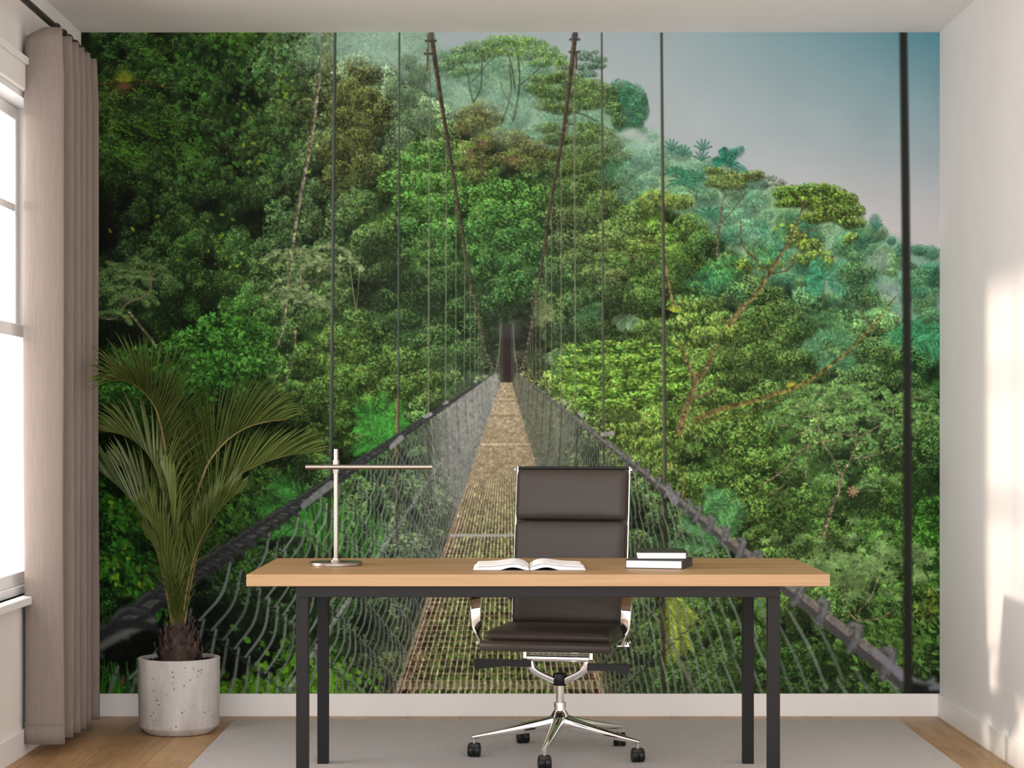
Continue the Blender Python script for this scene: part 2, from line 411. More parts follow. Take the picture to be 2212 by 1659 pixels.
    def puff(u, v, rx, ry, L, asp, gain_, tint=None, dens=1.0, con=1.0, shadow=.6, flat=False, mist=0., mcol=None, hang=0., top=.2):
        """one clump of foliage lit from above"""
        gain = gain_ * (.91 if tint is None else .80)
        f = field(u, v) if tint is None else (np.asarray(tint, np.float32) * 1.1 if mist else np.asarray(tint, np.float32) * .72 + field(u, v) * .28)
        dark = f * .38
        if mist: dark = dark * (1 - mist) + mcol * mist
        if shadow: blob(u, v + ry * .25, rx * 1.05, ry, dark, shadow)
        L = L * .74
        n = int(dens * rx * ry * 3.1 / (L * L * asp * .62)) + 4
        r = np.sqrt(rng.random(n)); a = rng.random(n) * 2 * np.pi
        px, py = r * np.cos(a), r * np.sin(a)
        s = .80 + con * (-.40 * py + .16 * px * -1 + .30 * rng.standard_normal(n)) + .06
        s = s + .12 * at(N2, u + px * rx, v + py * ry)
        o = np.argsort(s); px, py, s = px[o], py[o], s[o]
        s = np.clip(s, .2, 1.62)
        base = f[None] * gain * s[:, None]
        hl = np.clip(s - 1.05, 0, 1)[:, None]
        base = base * (1 - hl * .4) + np.array([146, 168, 104], np.float32) * hl * .4
        base += (base.mean(1, keepdims=True) - base) * .12
        base *= 1 + rng.standard_normal((n, 1)) * .06
        base[:, 0] *= 1 + rng.standard_normal(n) * .10
        base[:, 2] *= .94 + rng.standard_normal(n) * .08
        if mist: base = base * (1 - mist) + mcol * mist
        Ls = L * (.6 + .75 * rng.random(n))
        ang = (rng.random(n) * 2 * np.pi) if not hang else (np.pi / 2 + rng.standard_normal(n) * hang)
        if flat: ang = rng.standard_normal(n) * .5 + np.where(rng.random(n) < .5, 0, np.pi)
        leaves(u + px * rx, v + py * ry, Ls, asp, ang, np.clip(base, 0, 255))

    def forest(poly, R, L, asp=.36, gain=1.25, dens=1.0, cover=1.5, con=1.0, tint=None, shadow=.55, keep=.0, squash=.8, mist=0., mcol=None, hang=0., flat=False, jit=.1):
        p = np.array(poly, np.float32)
        m = polymask(poly)
        area = m.sum(); n = max(1, int(cover * area / (np.pi * R * R * squash)))
        ys, xs = np.nonzero(m)
        k = rng.integers(0, len(ys), n); us = xs[k] + MU0; vs = ys[k] + MV0
        o = np.argsort(vs + rng.standard_normal(n) * R * .8)
        for i in o:
            nz = at(N1, us[i], vs[i])
            if nz < keep - 1.0: continue
            r = R * (.6 + .8 * rng.random()); g = gain * (1 + jit * rng.standard_normal() + .13 * nz)
            t = None
            if tint is not None:
                t = np.array(tint[rng.integers(len(tint))] if isinstance(tint[0], (list, tuple)) else tint, np.float32)
            puff(us[i], vs[i], r, r * squash * (.8 + .4 * rng.random()), L, asp, g, t, dens, con, shadow, flat, mist, mcol, hang)

    def frond(base, tip, sag, n, ll, col, w=1.6, spread=.9, al=.95, both=True, droop=.35, rach=None, taper=.5):
        """a feather palm leaf: rachis with paired leaflets"""
        b = np.array(base, np.float32); t = np.array(tip, np.float32)
        mid = (b + t) / 2 + np.array([0, -sag], np.float32)
        s = np.linspace(0, 1, n)[:, None]
        P = (1 - s) ** 2 * b + 2 * s * (1 - s) * mid + s * s * t
        D = np.gradient(P, axis=0); D /= np.linalg.norm(D, axis=1)[:, None] + 1e-6
        Nn = np.stack([-D[:, 1], D[:, 0]], 1)
        col = np.asarray(col, np.float32)
        for i in range(1, n):
            f = i / (n - 1); l = ll * np.sin(np.pi * (.12 + .82 * f)) ** taper
            for sd in ((-1, 1) if both else (1,)):
                e = P[i] + l * (D[i] * (1 - spread * .62) + Nn[i] * sd * spread) + np.array([0, droop * l])
                c = col * (1 + .16 * rng.standard_normal() + (.14 if sd < 0 else -.12))
                mm = (P[i] + e) / 2 + np.array([0, -droop * l * .3])
                line([P[i], mm, e], [w * .7, w, w * .25], np.clip(c, 0, 255), al)
        line(P, [w * 1.5, w * .6], col * .8 if rach is None else rach, al)

    # ================================================================ sky and distance
    skyv = np.clip((VV - 70) / 470, 0, 1)
    skyu = np.clip((UU - 1250) / 780, 0, 1)
    left = np.stack([160 + 18 * skyv, 174 + 9 * skyv, 178 + 7 * skyv], -1)
    right = np.stack([86 + 104 * skyv ** .85, 138 + 46 * skyv ** .85, 150 + 36 * skyv ** .85], -1)
    k = (skyu ** 1.5)[..., None]
    C[:] = left * (1 - k) + right * k
    warm = np.exp(-((VV - 470) / 90) ** 2 - ((UU - 1800) / 260) ** 2)[..., None] * .5
    C += (np.array([194, 191, 190], np.float32) - C) * warm
    C[:] = C * 1.04 + (noise(90, 2) * 1.5)[..., None]

    MIST = np.array([150, 186, 164], np.float32)
    # pale far slope, top centre
    m = polymask([(560, 60), (930, 60), (955, 112), (990, 104), (1100, 120), (1200, 150), (1290, 165), (1330, 230), (1500, 340), (1640, 380), (2040, 560), (2040, 760), (560, 760)], 6)[..., None]
    far = field(UU, VV)
    far = far * .45 + MIST * .55
    C += (far - C) * m

    teal = np.array([104, 162, 134], np.float32)
    # misty tree masses
    forest([(620, 70), (930, 70), (960, 150), (1000, 300), (700, 300), (600, 150)], 24, 5, gain=1.2, cover=1.4, tint=(104, 134, 108), mist=.55, mcol=MIST, con=.7)
    forest([(940, 120), (985, 105), (1060, 130), (1200, 160), (1320, 300), (1300, 420), (960, 380)], 22, 5, tint=(92, 136, 108), gain=1.2, mist=.45, mcol=np.array([140, 185, 160], np.float32), con=.7)
    # far tree right of the cables
    for (u, v, rx, ry) in [(1340, 195, 30, 24), (1368, 205, 26, 26), (1385, 235, 18, 26), (1352, 235, 34, 28), (1330, 215, 24, 22), (1376, 262, 16, 18), (1346, 268, 22, 16), (1392, 215, 8, 14)]:
        puff(u, v, rx, ry, 5, .5, 1.15, (54, 118, 84), con=.7, mist=.16, mcol=teal, shadow=.7)
    forest([(1335, 300), (1400, 282), (1440, 310), (1500, 345), (1560, 345), (1640, 385), (1640, 480), (1330, 480)], 20, 5, tint=(84, 138, 110), gain=1.2, mist=.35, mcol=np.array([134, 176, 152], np.float32), con=.7)
    for (u, v) in [(1450, 318), (1475, 330), (1518, 318), (1515, 340), (1575, 352)]:
        for a in np.linspace(-2.7, -.4, 6):
            frond((u, v + 8), (u + 20 * np.cos(a), v + 8 + 26 * np.sin(a)), 3, 9, 6, (72, 122, 104), 1.3, droop=.1, spread=.5)
    for p in [((1560, 345), (1590, 325)), ((1570, 352), (1604, 318)), ((1570, 352), (1612, 372)), ((1568, 350), (1540, 348)), ((1568, 345), (1560, 320))]:
        frond(p[0], p[1], 8, 16, 14, (40, 110, 88), 1.8)
    forest([(1560, 395), (1640, 400), (1660, 470), (1600, 540), (1500, 500), (1450, 440)], 20, 5, tint=(90, 146, 112), gain=1.2, mist=.3, mcol=np.array([134, 180, 152], np.float32), con=.7)
    forest([(1600, 470), (1680, 468), (1760, 470), (1880, 478), (1905, 500), (1930, 540), (1970, 560), (2030, 560), (2030, 720), (1500, 720), (1500, 560)], 22, 5, gain=1.25, tint=[(78, 134, 88), (58, 122, 90), (92, 140, 84)], mist=.14, mcol=np.array([130, 178, 150], np.float32), con=.9)
    for (u, v, rx, ry) in [(1985, 540, 20, 12), (2012, 545, 20, 16), (1945, 540, 14, 14), (1925, 520, 10, 10), (2020, 590, 20, 24)]:
        puff(u, v, rx, ry, 5, .5, 1.2, (62, 124, 98), con=.8, mist=.14, mcol=teal)
    for a in np.linspace(-2.6, -.3, 9):
        frond((1890, 500), (1890 + 16 * np.cos(a), 492 + 30 * np.sin(a)), 4, 10, 6, (66, 126, 104), 1.2, droop=.1, spread=.5)
    blob(1920, 625, 34, 30, np.array([180, 190, 186], np.float32), .5); blob(1905, 560, 24, 30, np.array([165, 186, 178], np.float32), .5)

    # ================================================================ the wooded slope: dark base, then clumps
    hill = [(175, 60), (640, 60), (700, 110), (760, 140), (860, 160), (930, 200), (975, 250), (1040, 300), (1180, 330), (1250, 330), (1330, 400), (1420, 430), (1560, 520),
            (1640, 600), (1760, 640), (1860, 680), (1960, 700), (2040, 720), (2040, 1510), (170, 1510)]
    m = polymask(hill, 10)[..., None]
    base = field(UU + 10 * N1, VV + 10 * N2) * np.clip(.62 + .22 * N1 + .16 * N2, .25, 1.3)[..., None]
    C += (base - C) * m
    us = MU0 + W * rng.random(26000); vs = MV0 + H * rng.random(26000)
    ok = at(m[..., 0], us, vs) > .6; us, vs = us[ok], vs[ok]
    fc = field(us, vs) * (.42 + .75 * rng.random((len(us), 1)) ** 1.3) * (1 + .2 * at(N1, us, vs))[:, None] * (1 + .1 * rng.standard_normal((len(us), 3)))
    leaves(us, vs, 6 + 5 * rng.random(len(us)), .38, rng.random(len(us)) * 6.28, np.clip(fc, 0, 255))
    forest([(175, 60), (640, 60), (690, 110), (690, 560), (600, 800), (175, 800)], 17, 8, .36, 1.28, cover=2.1, con=.95, shadow=.30, squash=1.15, jit=.16)
    forest([(650, 110), (760, 130), (860, 160), (960, 250), (960, 480), (860, 800), (600, 800), (660, 500)], 19, 8, .36, 1.3, cover=1.9, con=.95, shadow=.36, squash=1.0, jit=.14)
    forest([(960, 260), (1040, 300), (1180, 330), (1250, 330), (1330, 400), (1420, 430), (1500, 600), (1480, 900), (1100, 850), (860, 800), (900, 500)], 22, 8, .36, 1.3, cover=1.5, con=1.0, shadow=.5, keep=.1)
    forest([(1430, 560), (1560, 560), (1640, 600), (1760, 640), (1860, 680), (2040, 720), (2040, 1510), (1500, 1510), (1420, 900)], 22, 8.5, .36, 1.24, cover=1.8, con=1.0, shadow=.42, squash=.9, jit=.14)
    forest([(175, 780), (1000, 780), (960, 900), (700, 1100), (500, 1300), (175, 1510)], 20, 9, .38, 1.42, cover=1.7, con=1.0, shadow=.4, jit=.16)
    forest([(480, 1250), (800, 1000), (1000, 880), (860, 1510), (175, 1510), (175, 1400)], 26, 12, .4, 1.3, cover=1.2, con=1.1, shadow=.55, keep=.3)
    forest([(1120, 850), (1420, 900), (1560, 1510), (1290, 1510)], 24, 9, .36, 1.4, cover=1.6, con=1.0)

    # deep shade pockets
    for (u, v, rx, ry, a) in [(215, 470, 36, 80, .8), (235, 560, 30, 30, .5), (265, 715, 70, 34, .8), (370, 680, 46, 42, .75), (420, 640, 40, 24, .6), (215, 760, 30, 50, .6), (850, 620, 56, 54, .6), (790, 640, 44, 36, .7),
                              (900, 655, 46, 38, .65), (960, 690, 34, 26, .5), (820, 540, 40, 40, .5), (185, 80, 12, 34, .9), (340, 290, 30, 40, .6), (430, 120, 34, 24, .6), (480, 250, 50, 30, .45), (300, 590, 40, 26, .4),
                              (1330, 660, 52, 40, .7), (1320, 700, 40, 30, .6), (1880, 1080, 80, 50, .6), (1990, 1060, 44, 50, .65), (1780, 1180, 60, 30, .5), (1560, 960, 40, 40, .5), (1600, 1040, 30, 30, .5),
                              (1340, 905, 50, 26, .55), (600, 930, 60, 50, .7), (540, 900, 50, 40, .7), (500, 980, 40, 40, .6), (250, 960, 40, 60, .7), (640, 1000, 40, 50, .6), (760, 880, 36, 30, .5), (300, 1060, 30, 40, .6),
                              (260, 1400, 60, 50, .9), (340, 1370, 70, 60, .9), (450, 1340, 60, 60, .8), (520, 1420, 40, 60, .7), (410, 1460, 30, 40, .8), (560, 1330, 40, 40, .6), (1870, 1340, 50, 40, .5), (1730, 1330, 40, 50, .5), (1800, 1430, 60, 40, .5)]:
        c = field(u, v) * .26
        blob(u, v, rx, ry, c, a * .9)
        for _ in range(int(rx * ry / 24)):
            q = rng.standard_normal(2) * .55
            mm, n = leaf(6 + 4 * rng.random(), .36, rng.random() * 6.28)
            stamp(u + q[0] * rx, v + q[1] * ry, mm, n, np.clip(field(u, v) * (.35 + .85 * rng.random()), 0, 255), .85)

    # fern like drooping edges on the upper left slope
    for _ in range(120):
        u = 205 + 230 * rng.random(); v = 80 + 320 * rng.random()
        if rng.random() < .4: v = 250 + 110 * rng.random(); u = 205 + 200 * rng.random()
        f = field(u, v); s = .9 + .6 * rng.random()
        for j in range(7):
            mm, n = leaf(9, .34, .35 + rng.standard_normal() * .5)
            stamp(u + j * 5.5, v + j * 2.6 + rng.standard_normal() * 3, mm, n, np.clip(f * [1.25, 1.25, .95] * s * (.8 + .5 * rng.random()), 0, 255), .9)
    # heart shaped vine leaves catching light
    for _ in range(260):
        u = 380 + 260 * rng.random(); v = 75 + 330 * rng.random()
        mm, n = leaf(11 + 6 * rng.random(), .62, 1.2 + rng.standard_normal() * .5)
        stamp(u, v, mm, n, (np.array([34, 60, 26], np.float32) + field(u, v) * .5) * (.6 + .75 * rng.random()), .85)
    for _ in range(46):
        q = [(290, 500, 40, 30), (430, 510, 50, 30), (470, 540, 26, 20), (540, 200, 30, 50), (545, 330, 40, 40), (610, 190, 10, 14)][rng.integers(6)]
        mm, n = leaf(9 + 5 * rng.random(), .5, rng.random() * 6.28)
        stamp(q[0] + q[2] * rng.standard_normal(), q[1] + q[3] * rng.standard_normal(), mm, n, np.array([112, 138, 40], np.float32) * (.6 + .6 * rng.random()), .9)
    # bromeliad on the left branch
    line(smooth([(205, 180), (240, 178), (290, 172), (335, 180), (365, 190)], 12), [7, 6, 4], (58, 58, 28), tex=.3)
    for a in np.linspace(-2.9, -.15, 15):
        line([(268, 176), (268 + 26 * np.cos(a), 176 + 30 * np.sin(a))], [5, 1], (96 + 30 * rng.random(), 126, 36))
    for a in np.linspace(.4, 2.8, 14):
        line([(268, 178), (268 + 30 * np.cos(a), 178 + 26 * np.sin(a))], [3.5, 1], (96, 62 + 20 * rng.random(), 44))

    # pale barked trees, left of centre
    bark = (150, 146, 126)
    line(smooth([(700, 60), (694, 120), (685, 200), (672, 300), (655, 390), (642, 460), (632, 530), (622, 610), (608, 720), (575, 790)], 40), [9, 8, 8, 7, 6, 3], bark, .9, tex=.28, hi=(96, 90, 72))
    for (u, v) in [(700, 85), (698, 110), (704, 130), (695, 150)]:
        puff(u + 8, v, 12, 20, 7, .3, 1.3, (96, 100, 44), hang=.4, shadow=.3)
    line(smooth([(655, 640), (648, 600), (660, 570)], 8), [2, 3], bark, .8)
    line(smooth([(640, 700), (632, 780), (612, 830)], 8), [4, 3, 3], (128, 124, 104), .7, tex=.3)
    line(smooth([(755, 575), (764, 640), (772, 700)], 8), [2, 2], (150, 150, 120), .8)
    line(smooth([(776, 590), (772, 640), (766, 700)], 8), [2, 2], (140, 140, 112), .8)
    line(smooth([(276, 670), (300, 700), (330, 738), (345, 765)], 8), [5, 6, 5], (118, 112, 88), .9, tex=.3)
    # umbrella leafed trees
    def cecropia(u, v, r, col, n=9, drop=.35):
        for i in range(n):
            a = np.pi * (1.05 + .95 * i / (n - 1)) + rng.standard_normal() * .1
            e = np.array([u + r * np.cos(a), v + r * .55 * np.sin(a)])
            line([(u, v), e], [1.2, .8], (130, 140, 100), .7)
            for q in range(5):
                aa = a + (q - 2) * .33
                mm, nn = leaf(r * .54, .33, np.arctan2(.25 + .7 * np.sin(aa) + drop, np.cos(aa)))
                stamp(e[0] + r * .26 * np.cos(aa), e[1] + r * .12 * np.sin(aa) + r * .12 + drop * r * .2, mm, nn, np.clip(np.asarray(col, np.float32) * (.62 + .6 * rng.random()), 0, 255), .93)
    for (u, v, r) in [(228, 588, 42), (262, 600, 44), (310, 590, 44), (262, 640, 44), (235, 690, 36), (330, 604, 34), (290, 648, 38)]:
        cecropia(u, v, r, (84, 112, 62), 10)
    line(smooth([(322, 590), (326, 620), (310, 640), (280, 650), (262, 668)], 12), [5, 4, 4], (112, 104, 84), .9)
    for (u, v, r) in [(620, 560, 40), (650, 555, 34), (710, 548, 36), (735, 575, 36), (690, 580, 34), (620, 640, 36), (655, 650, 34), (672, 660, 34), (625, 615, 30)]:
        cecropia(u, v, r, (122, 142, 96), 9)
    line(smooth([(648, 612), (680, 605), (706, 580), (712, 560)], 10), [3, 3, 2], (84, 80, 60))
    # bright shrubs, lower left
    for (u, v, rx, ry) in [(560, 720, 34, 26), (520, 705, 36, 22), (470, 700, 44, 26), (430, 730, 46, 30), (500, 740, 46, 34), (560, 770, 40, 34), (400, 770, 40, 30), (470, 790, 54, 34), (360, 760, 36, 24), (310, 770, 34, 22), (270, 800, 40, 26), (540, 800, 40, 30), (350, 815, 44, 26), (420, 830, 40, 28), (250, 850, 36, 24)]:
        puff(u, v, rx, ry, 13, .38, 1.25, (58, 120, 40), con=1.05, shadow=.6)
    for (u, v, rx, ry) in [(800, 720, 40, 26), (770, 760, 50, 30), (720, 740, 40, 30), (690, 790, 44, 30), (840, 790, 50, 30), (900, 780, 40, 24), (760, 820, 60, 34), (860, 840, 50, 30), (700, 850, 44, 36), (920, 820, 36, 24), (660, 770, 30, 34), (780, 690, 20, 24)]:
        puff(u, v, rx, ry, 9, .4, 1.3, (80, 114, 48), con=1.1, shadow=.55)
    # olive trees, upper centre left
    for (u, v, rx, ry) in [(770, 145, 26, 26), (800, 160, 26, 26), (755, 200, 34, 34), (790, 215, 36, 30), (745, 260, 34, 30), (800, 265, 40, 30), (770, 310, 42, 34), (830, 230, 22, 24), (720, 320, 34, 34), (790, 360, 40, 28), (730, 380, 36, 34)]:
        puff(u, v, rx, ry, 7, .38, 1.25, (98, 104, 50), con=.95, shadow=.5)
    for (u, v, rx, ry) in [(880, 210, 26, 28), (905, 160, 26, 24), (890, 260, 30, 26), (865, 300, 34, 26), (920, 250, 24, 30), (930, 320, 20, 26), (850, 190, 20, 24), (880, 130, 20, 20)]:
        puff(u, v, rx, ry, 6, .4, 1.25, (80, 106, 72), con=.9, shadow=.5, mist=.18, mcol=MIST)
    blob(820, 100, 130, 50, np.array([160, 194, 174], np.float32), .45); blob(700, 110, 60, 50, np.array([130, 165, 140], np.float32), .3)
    # bright green compound leafed tree in the middle
    green = (82, 142, 58)
    for (u, v, rx, ry) in [(905, 320, 30, 16), (950, 318, 30, 18), (880, 350, 36, 20), (935, 352, 40, 22), (985, 345, 26, 20), (850, 390, 36, 24), (910, 395, 44, 26), (965, 395, 40, 26), (1020, 385, 34, 22), (1050, 370, 30, 18), (880, 440, 36, 26), (940, 445, 40, 28), (1010, 430, 44, 28), (1070, 410, 40, 28), (1110, 410, 34, 26), (1150, 430, 24, 26), (1060, 460, 44, 30), (1120, 460, 42, 30), (1140, 500, 36, 28), (1090, 520, 44, 30), (1030, 500, 40, 26), (1140, 550, 26, 26), (1100, 570, 36, 28), (1060, 560, 30, 24), (1120, 610, 30, 26), (880, 490, 26, 20), (930, 500, 28, 20), (1085, 640, 30, 24)]:
        puff(u, v, rx, ry, 9, .34, 1.28, green if v < 470 else (64, 116, 54), con=1.05, shadow=.6, flat=rng.random() < .3)
    for (u, v, rx, ry) in [(930, 530, 30, 16), (945, 555, 34, 18), (900, 600, 36, 18), (900, 640, 34, 20), (830, 650, 30, 26), (870, 690, 40, 22), (990, 670, 34, 26), (960, 730, 40, 30), (1000, 760, 36, 26), (940, 770, 36, 24), (1020, 700, 26, 26)]:
        puff(u, v, rx, ry, 8, .4, 1.25, (72, 112, 58), con=1.0, shadow=.6)
    # umbrella crowned trees against the mist
    gy = (92, 134, 72)
    for (pts, w) in [([(1022, 220), (1014, 190), (1010, 160), (990, 130), (975, 110)], [4, 2]), ([(1022, 220), (1038, 190), (1040, 150), (1042, 110)], [4, 2]), ([(1014, 180), (1030, 165), (1050, 140), (1070, 120)], [3, 1.5]),
                     ([(1108, 260), (1118, 215), (1122, 170), (1118, 120), (1110, 90)], [6, 4, 3]), ([(1108, 230), (1090, 205), (1080, 175)], [3, 2]), ([(1122, 185), (1150, 160), (1180, 135)], [3, 2]), ([(1112, 190), (1106, 150), (1098, 120), (1080, 100)], [4, 2]),
                     ([(1085, 260), (1096, 230), (1104, 190), (1100, 140)], [4, 3])]:
        line(smooth(pts, 12), w, (74, 84, 62), .9)
    for (u, v, rx, ry) in [(1000, 110, 30, 12), (1035, 100, 36, 14), (980, 128, 26, 12), (1075, 90, 34, 14), (1115, 88, 36, 14), (1150, 95, 34, 14), (1180, 110, 30, 14), (1020, 125, 34, 12), (960, 145, 24, 10), (1060, 112, 30, 12), (1100, 108, 34, 12), (1140, 118, 36, 12), (1200, 125, 26, 14), (1170, 135, 30, 10), (1010, 150, 26, 10), (1215, 140, 20, 12), (985, 160, 22, 8)]:
        puff(u, v, rx, ry, 6, .42, 1.25, (98, 146, 66) if u > 1050 else (96, 136, 84), con=.9, shadow=.4, mist=.08, mcol=MIST)
    for (u, v, rx, ry) in [(1260, 120, 20, 12), (1290, 128, 22, 9), (1262, 145, 30, 9), (1290, 142, 20, 8), (1270, 160, 24, 7), (1285, 112, 8, 6)]:
        puff(u, v, rx, ry, 6, .4, 1.2, (64, 120, 84), con=.8, shadow=.2)
    # layered tree right of the pylon cable
    line(smooth([(1218, 340), (1226, 260), (1236, 200), (1240, 140)], 12), [7, 5, 3], (92, 96, 80), .9, tex=.2)
    line(smooth([(1232, 240), (1262, 248), (1290, 262)], 8), [3, 2], (70, 74, 56)); line(smooth([(1228, 268), (1260, 270), (1285, 285)], 8), [3, 2], (70, 74, 56))
    for (u, v, rx, ry) in [(1180, 170, 40, 12), (1215, 165, 34, 14), (1160, 190, 30, 12), (1195, 200, 44, 16), (1180, 225, 34, 14), (1240, 180, 30, 14), (1275, 185, 40, 14), (1310, 195, 30, 14), (1250, 205, 44, 16), (1300, 215, 34, 14), (1325, 235, 22, 14), (1335, 258, 16, 16), (1270, 225, 36, 12), (1215, 235, 36, 12),
                           (1180, 275, 30, 12), (1205, 300, 36, 14), (1270, 275, 34, 12), (1295, 290, 36, 16), (1320, 312, 30, 18), (1345, 335, 20, 14), (1260, 300, 40, 16), (1235, 330, 44, 18), (1290, 330, 36, 18), (1320, 350, 20, 14), (1270, 350, 44, 20), (1230, 365, 40, 22), (1250, 400, 44, 24), (1290, 390, 36, 22)]:
        puff(u, v, rx, ry, 6, .4, 1.25, (90, 120, 54) if v < 300 else (86, 112, 54), con=1.0, shadow=.55)
    for a in np.linspace(.2, 2.2, 7):
        frond((1312, 350), (1312 + 38 * np.cos(a), 345 + 56 * np.sin(a)), 12, 14, 16, (60, 98, 68), 1.6)
    # brownish tree with air plants
    for (u, v, rx, ry) in [(1040, 235, 36, 18), (1010, 250, 30, 20), (1060, 255, 30, 20), (1030, 270, 34, 18), (1000, 275, 26, 16), (1075, 290, 26, 16), (1050, 310, 30, 16), (1110, 300, 34, 20), (1150, 320, 34, 20), (1175, 335, 24, 16), (1100, 345, 40, 18), (1040, 350, 36, 16), (1010, 355, 30, 16), (1140, 355, 36, 16), (1030, 380, 30, 16)]:
        puff(u, v, rx, ry, 6, .38, 1.22, (112, 112, 60), con=.95, shadow=.5)
    for (u, v) in [(1042, 300), (1105, 335), (1015, 320)]:
        for a in np.linspace(-2.9, -.2, 9): line([(u, v), (u + 18 * np.cos(a), v + 16 * np.sin(a))], [3, 1], (104, 124, 54))
        for a in np.linspace(.6, 2.5, 9): line([(u, v), (u + 14 * np.cos(a), v + 24 * np.sin(a))], [2.5, 1], (110, 92, 66))
    line(smooth([(1040, 380), (1034, 320), (1010, 280), (985, 262)], 10), [4, 2], (84, 74, 56)); line(smooth([(1075, 372), (1090, 345), (1120, 330)], 8), [4, 2], (84, 74, 56))
    # thin mist between the trees
    for (u, v, rx, ry, a) in [(1075, 215, 40, 40, .35), (1140, 235, 40, 34, .35), (1085, 290, 26, 24, .25), (985, 200, 40, 40, .3), (1380, 320, 60, 30, .35), (1400, 300, 30, 24, .4), (1310, 300, 26, 18, .2), (1460, 360, 60, 24, .25), (1620, 500, 50, 30, .25), (880, 90, 60, 30, .3), (1160, 270, 24, 20, .3)]:
        blob(u, v, rx, ry, np.array([160, 196, 176], np.float32), a)
    blob(1362, 288, 24, 14, np.array([184, 192, 190], np.float32), .8); blob(1385, 297, 14, 10, np.array([180, 190, 188], np.float32), .7)
    forest([(1340, 380), (1480, 350), (1600, 400), (1560, 440), (1420, 440), (1340, 430)], 20, 5, tint=[(104, 152, 104), (84, 140, 104)], gain=1.15, mist=.2, mcol=MIST, con=.8, shadow=.4)
    for (u, v, s) in [(1475, 400, 1.0), (1495, 385, .9), (1530, 470, 1.1), (1460, 375, .8)]:
        for a in np.linspace(-2.9, .2, 8):
            frond((u, v), (u + 34 * s * np.cos(a), v + 28 * s * np.sin(a) + 8), 8, 13, 9 * s, (64, 122, 94), 1.4, droop=.3, spread=.55)
    # mid distance clumps, right of centre
    for (u, v, rx, ry, c) in [(1420, 430, 44, 20, (132, 150, 56)), (1465, 435, 36, 18, (130, 150, 60)), (1385, 450, 30, 22, (110, 136, 60)), (1350, 470, 30, 26, (100, 140, 72)), (1360, 500, 40, 20, (112, 146, 76)), (1320, 520, 44, 24, (108, 140, 76)), (1280, 525, 34, 20, (118, 146, 76)), (1390, 530, 40, 24, (118, 146, 62)),
                              (1250, 470, 40, 30, (92, 112, 66)), (1220, 520, 40, 26, (104, 124, 78)), (1250, 560, 44, 24, (94, 120, 68)), (1300, 590, 44, 24, (98, 124, 70)), (1240, 420, 40, 26, (74, 104, 54)), (1300, 440, 40, 30, (84, 114, 56)), (1200, 470, 24, 30, (100, 116, 76)), (1380, 570, 40, 26, (74, 106, 56)), (1330, 630, 40, 26, (72, 100, 56)),
                              (1490, 500, 40, 40, (86, 120, 48)), (1480, 560, 44, 40, (84, 118, 46)), (1520, 530, 36, 34, (74, 112, 56)), (1430, 610, 44, 30, (76, 112, 50)), (1390, 650, 44, 30, (80, 116, 56)), (1260, 650, 36, 30, (64, 96, 52)), (1280, 710, 36, 30, (60, 90, 48)), (1420, 720, 44, 34, (84, 116, 56)), (1330, 600, 30, 20, (112, 130, 80)), (1200, 600, 26, 30, (58, 88, 60))]:
        puff(u, v, rx, ry, 7, .38, 1.28, c, con=1.0, shadow=.55)
    line(smooth([(1345, 550), (1390, 560), (1430, 575)], 8), [3, 3], (94, 86, 60)); line(smooth([(1372, 512), (1400, 524), (1432, 524)], 8), [2, 3], (94, 86, 60))
    line(smooth([(1428, 440), (1432, 520), (1440, 590), (1450, 640), (1456, 670)], 12), [4, 5, 6], (110, 100, 66), tex=.3)
    for (b, t, s, c) in [((1240, 690), (1300, 660), 10, (70, 116, 76)), ((1215, 720), (1300, 672), 12, (66, 108, 70)), ((1350, 680), (1372, 700), 4, (96, 124, 90)), ((1350, 680), (1330, 700), 4, (96, 124, 90)), ((1350, 678), (1350, 706), 0, (100, 128, 96)), ((1170, 640), (1165, 700), 0, (112, 126, 80)), ((1178, 650), (1182, 690), 0, (108, 124, 80)), ((1200, 790), (1190, 760), 6, (96, 124, 84)), ((1195, 810), (1220, 755), 4, (86, 118, 80)),
                         ((1480, 620), (1540, 590), 16, (70, 134, 92)), ((1500, 660), (1560, 610), 12, (66, 126, 84)), ((1520, 620), (1580, 600), 14, (66, 134, 90)), ((1510, 595), (1600, 560), 14, (70, 150, 80)), ((1530, 600), (1600, 590), 10, (66, 140, 80)), ((1560, 610), (1640, 690), 14, (60, 120, 80))]:
        frond(b, t, s, 18, 22, c, 1.8)
    # the umbrella topped tree in the right distance and the leaning mossy tree
    line(smooth([(1548, 548), (1554, 490), (1560, 440), (1572, 410)], 10), [6, 5, 3], (104, 100, 84), tex=.3); line(smooth([(1560, 480), (1585, 450), (1610, 415)], 8), [3, 2], (94, 94, 74))
    for (u, v, rx, ry) in [(1560, 375, 34, 12), (1590, 385, 36, 12), (1545, 392, 24, 12), (1620, 380, 30, 12), (1580, 400, 34, 10), (1540, 368, 20, 8), (1640, 375, 12, 10)]:
        puff(u, v, rx, ry, 6, .42, 1.25, (124, 142, 58), con=.95, shadow=.5)
    for (u, v, rx, ry) in [(1665, 385, 14, 7), (1685, 395, 16, 8), (1655, 400, 14, 6)]:
        puff(u, v, rx, ry, 5, .42, 1.0, (84, 92, 70), con=.7, shadow=.15, dens=.6)
